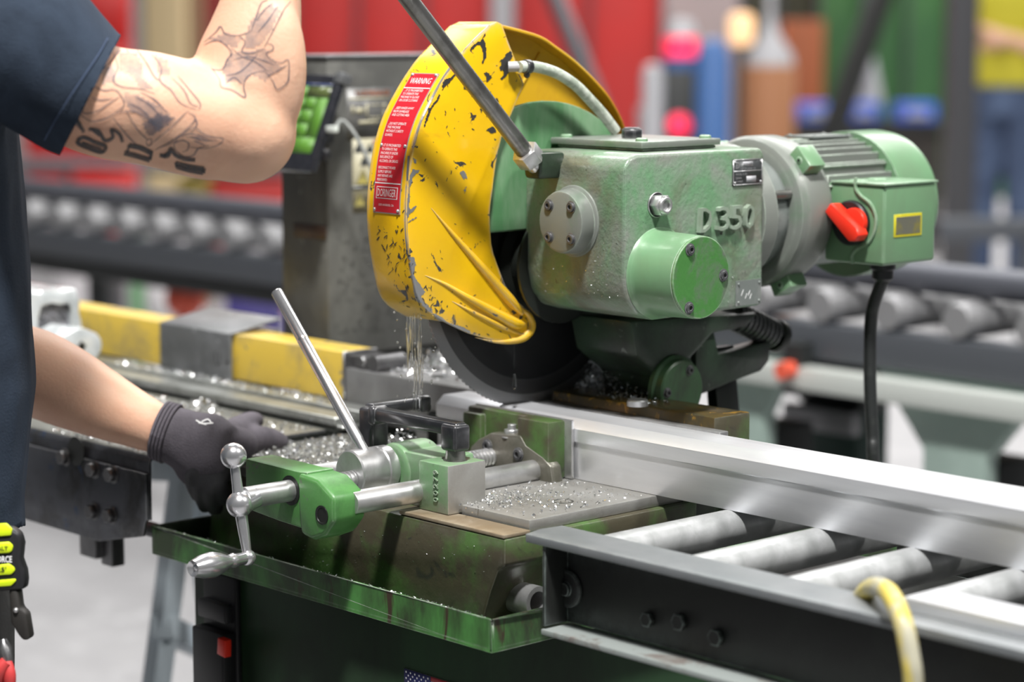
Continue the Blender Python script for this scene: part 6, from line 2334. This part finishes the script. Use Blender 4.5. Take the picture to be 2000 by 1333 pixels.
for s in (-1, 1):
    sh = b0 + V((0.19 * s, 0.06 * s, zz(1.43)))
    el = b0 + V((0.24 * s, 0.02 * s - 0.03, zz(1.14)))
    g.tube([sh, sh.lerp(el, .6)], [0.075, 0.068], 12)
link('shirt', fused(g, 0.016, 4), m_yshirt, pp_, 80)
g = G()
g.loft([ell(b0 + V((0, 0, zz(0.84))), 0.185, 0.14, 0.4), ell(b0 + V((0, 0, zz(1.0))), 0.18, 0.135, 0.4)])
for s in (-1, 1):
    hp3 = b0 + V((0.09 * s, 0.03 * s, zz(0.90)))
    g.tube([hp3, b0 + V((0.10 * s, 0.03 * s, zz(0.5))), b0 + V((0.11 * s, 0.03 * s, 0.07))], [0.105, 0.085, 0.075], 12)
link('jeans', fused(g, 0.016, 4), m_jean, pp_, 80)
for s in (-1, 1):
    c = b0 + V((0.11 * s, 0.03 * s - 0.06, 0.0))
    g = G()
    g.ball(c + V((0, 0, 0.05)), (0.05, 0.13, 0.05), 0, 14, 8)
    g.build('shoe', m_boot, pp_, sharp=80)

# blue-grey trestle behind the tray at the left
ts = thing('trestle', 'blue-grey painted trestle standing on the pale floor behind the chip tray', 'trestle', atg(340, 3.6))
def bar_px(name, a, b, depth, wd, parent, m, dd=0.0):
    p, q = atd(a[0], a[1], depth), atd(b[0], b[1], depth + dd)
    g = G()
    u, v = G.frame(q - p)
    h = wd / 2
    g.loft([[s + u * h + v * h, s - u * h + v * h, s - u * h - v * h, s + u * h - v * h] for s in (p, q)])
    return g.build(name, m, parent, bev=0.003)


def to_floor(a, b, depth):
    """extend the leg from a through b down to the floor"""
    p, q = atd(a[0], a[1], depth), atd(b[0], b[1], depth)
    d = q - p
    return p + d * ((0.0 - p.z) / d.z)


def leg_px(a, b, depth, wd):
    p = atd(a[0], a[1], depth)
    q = to_floor(a, b, depth)
    g = G()
    u, v = G.frame(q - p)
    h = wd / 2
    g.loft([[s + u * h + v * h, s - u * h + v * h, s - u * h - v * h, s + u * h - v * h] for s in (p, q)])
    return g.build('leg', m_stand, ts, bev=0.003)


leg_px((362, 905), (306, 1333), 3.5, 0.033)
leg_px((376, 900), (440, 1400), 3.6, 0.033)
bar_px('crossbar', (316, 1225), (420, 1275), 3.48, 0.036, ts, m_stand, 0.45)
bar_px('top_beam', (330, 902), (480, 890), 3.5, 0.06, ts, m_stand, 0.5)

# ================================================================== SWARF, COOLANT
rnd_c = random.Random(31)
def flakes(name, spots, m, lab, size=(0.0012, 0.0035), seed=3):
    """spots: (centre x, y, z, spread x, y, z, count)"""
    rnd = random.Random(seed)
    vs, fs = [], []
    for (x, y, z, sx, sy, sz, n, mode) in spots:
        for k in range(n):
            if mode == 'u':
                px, py = x + rnd.uniform(-sx, sx), y + rnd.uniform(-sy, sy)
                pz = z + rnd.random() ** 2 * sz
            else:
                px, py = x + rnd.gauss(0, sx), y + rnd.gauss(0, sy)
                e = math.exp(-((px - x) ** 2 / (2 * sx * sx) + (py - y) ** 2 / (2 * sy * sy)))
                pz = z + rnd.random() * sz * e
            s = rnd.uniform(*size)
            a, t = rnd.uniform(0, 2 * PI), rnd.uniform(-0.9, 0.9)
            u = V((math.cos(a) * math.cos(t), math.sin(a) * math.cos(t), math.sin(t)))
            v = u.cross(V((rnd.uniform(-1, 1), rnd.uniform(-1, 1), rnd.uniform(-0.2, 1)))).normalized()
            w_ = u.cross(v)
            c = V((px, py, pz + s * 0.45))
            i = len(vs)
            vs += [c - u * s - v * s * .3, c + w_ * s * .35 - v * s * .35, c + u * s - v * s * .2, c + u * s * .9 + v * s * .3, c + w_ * s * .3 + v * s * .4, c - u * s * .9 + v * s * .3]
            fs += [(i, i + 1, i + 4, i + 5), (i + 1, i + 2, i + 3, i + 4)]
    me = bpy.data.meshes.new(name)
    me.from_pydata([tuple(v) for v in vs], [], fs)
    o = link(name, me, m, None, None)
    return tag(o, lab, 'metal chips', None, 'stuff')


flakes('metal_chips', [(-0.12, -0.17, 0.9768, 0.15, 0.10, 0.003, 2300, 'u'), (-0.05, -0.26, 0.9768, 0.06, 0.03, 0.002, 300, 'u')], m_chip, 'bright aluminium chips scattered over the saw table beside the glove')
ch = at(385, 800, 'z', 0.984)
flakes('metal_chips', [(-0.60, -0.20, 0.9842, 0.30, 0.10, 0.002, 1500, 'u'), (ch.x, ch.y + 0.005, 0.9842, 0.018, 0.012, 0.014, 160, 'g'), (-0.42, -0.30, 0.9842, 0.12, 0.05, 0.002, 500, 'u')], m_chip, 'aluminium chips scattered over the infeed table')
flakes('metal_chips', [(0.19, -0.16, 0.9782, 0.07, 0.09, 0.002, 330, 'u'), (0.17, -0.20, 0.9782, 0.022, 0.03, 0.004, 320, 'g')], m_chip, 'few bright chips on the ground plate in front of the jaw', (0.0008, 0.0024), 5)
hp_c = at(785, 850, 'y', -0.15)
flakes('metal_chips', [(hp_c.x, -0.150, 0.9768, 0.019, 0.022, 0.046, 1100, 'g')], m_chip, 'heap of bright swarf behind the black clamp handles', (0.001, 0.003), 6)
hq = at(800, 695, 'z', 1.055)
flakes('metal_chips', [(-0.24, 0.15, 1.0449, 0.09, 0.05, 0.02, 1500, 'u'), (-0.16, 0.11, 1.0449, 0.05, 0.03, 0.03, 900, 'g'), (-0.30, 0.05, 1.0449, 0.05, 0.02, 0.003, 250, 'u')], m_chip, 'bright swarf piled on the fence block behind the falling coolant', (0.0012, 0.0045), 7)
flakes('metal_chips', [(0.035, 0.108, 1.0578, 0.032, 0.018, 0.10, 3000, 'g'), (-0.01, 0.125, 1.03, 0.03, 0.008, 0.13, 1200, 'g'), (0.12, 0.05, 1.0578, 0.05, 0.018, 0.002, 120, 'u')], m_chipdark, 'dark wet swarf heaped on the casting behind the saw blade', (0.0009, 0.0024), 8)
flakes('metal_chips', [(-0.28, -0.12, 1.0008 - 0.0, 0.0001, 0.0001, 0.0, 1, 'u'), (-0.62, -0.012, 1.0008, 0.25, 0.014, 0.0015, 320, 'u'), (-0.68, -0.018, 1.0008, 0.08, 0.008, 0.005, 420, 'g')], m_chip, 'thin line of chips on the slotted rails under the yellow beam', (0.001, 0.003), 9)
flakes('metal_chips', [(0.0, -0.325, 0.8645, 0.26, 0.012, 0.004, 420, 'u'), (-0.25, -0.31, 0.8645, 0.04, 0.025, 0.012, 260, 'u')], m_chip, 'chips lying in the green chip tray', (0.001, 0.003), 10)
sp = []
for k in range(230):
    px, py = rnd_c.uniform(1240, 1488), rnd_c.uniform(520, 606)
    q = at(px, py, 'x', 0.2084)
    if -0.03 < q.y < 0.176 and 1.168 < q.z < 1.33 and (q.y ** 2 + (q.z - 1.2175) ** 2) > 0.052 ** 2:
        sp.append((q.x, q.y, q.z, 0.0002, 0.0005, 0.0002, 1, 'u'))
for k in range(160):
    px, py = rnd_c.uniform(1015, 1225), 590 - 120 * rnd_c.random() ** 2 + rnd_c.uniform(-10, 10)
    q = at(px, py, 'y', -0.0563)
    if 0.05 < q.x < 0.2 and 1.19 < q.z < 1.34 and ((q.x - 0.128) ** 2 + (q.z - 1.2745) ** 2) > 0.043 ** 2:
        sp.append((q.x, q.y, q.z, 0.0005, 0.0002, 0.0002, 1, 'u'))
for k in range(110):
    q = at(rnd_c.uniform(560, 1000), rnd_c.uniform(1030, 1120), 'y', -0.2943)
    if 0.885 < q.z < 0.955 and q.x < 0.25:
        sp.append((q.x, q.y, q.z, 0.0005, 0.0001, 0.0003, 1, 'u'))
for k in range(260):
    x = rnd_c.uniform(-0.30, 0.30)
    sp.append((x, -0.343, 0.8951, 0.004, 0.0012, 0.0006, 1, 'u'))
flakes('metal_chips', sp, m_chip, 'tiny bright chips clinging to the gearbox, bed front and tray rim', (0.0004, 0.0013), 21)
# coolant running off the guard
g = G()
rnd = random.Random(4)
for k in range(20):
    px = rnd.choice((797, 801, 806, 812, 817, 823)) + rnd.uniform(-4, 4)
    y_ = -0.185 + rnd.uniform(-0.01, 0.015)
    a = at(px, 596 + rnd.uniform(0, 50), 'y', y_)
    ln = rnd.uniform(0.015, 0.06)
    z = a.z
    r = rnd.uniform(0.0007, 0.0014)
    drift = rnd.uniform(-0.04, 0.05)
    g.tube([a, a + V((drift * ln, 0, -ln * .4)), a + V((drift * ln * 2, 0, -ln))], [r * .5, r, r * .4], 8)
for k in range(16):
    px = rnd.choice((803, 812, 818)) + rnd.uniform(-8, 9)
    a = at(px, 660 + rnd.uniform(0, 110), 'y', -0.185)
    ln = rnd.uniform(0.01, 0.05)
    r = rnd.uniform(0.0006, 0.0011)
    g.tube([a, a + V((0, 0, -ln * .5)), a + V((0, 0, -ln))], [r * .4, r, r * .4], 8)
for k in range(46):
    a = at(rnd.uniform(770, 850), rnd.uniform(600, 790), 'y', -0.185 + rnd.uniform(-0.03, 0.03))
    g.ball(a, rnd.uniform(0.0007, 0.0017), 0, 8, 6)
tag(g.build('coolant_stream', m_water, sharp=80), 'clear coolant streaming and dripping off the lower left end of the yellow guard', 'water', None, 'stuff')
dp = at(1005, 672, 'x', 0.032)
for k, (dz, ln, r, lab) in enumerate(((0.0, 0.030, 0.0014, 'thin thread of coolant hanging from the guard tip'), (-0.036, 0.018, 0.0030, 'coolant drop falling in front of the dark saw blade'))):
    p = dp + V((0, 0, dz))
    g = G()
    g.tube([p, p + V((0, 0, -ln * .3)), p + V((0, 0, -ln * .75)), p + V((0, 0, -ln))], [r * .4, r * .6, r, r * .3], 12)
    tag(g.build('coolant_drop', m_water, sharp=80), lab, 'water drop')
# wet specks thrown on column and guard
g = G()
for k in range(150):
    px, py = rnd.uniform(655, 800), rnd.uniform(440, 655)
    p = at(px, py, 'x', cx1)
    if cy0 + 0.005 < p.y < cy1 - 0.005 and 1.035 < p.z < 1.44:
        g.ball(V((cx1 + 0.0004, p.y, p.z)), V((0.001, 1, 1)) * 0 + V((0.0008, rnd.uniform(0.0008, 0.0024), rnd.uniform(0.0008, 0.0028))), 0, 8, 5)
g.build('coolant_specks', m_water, col, sharp=80)['kind'] = 'stuff'
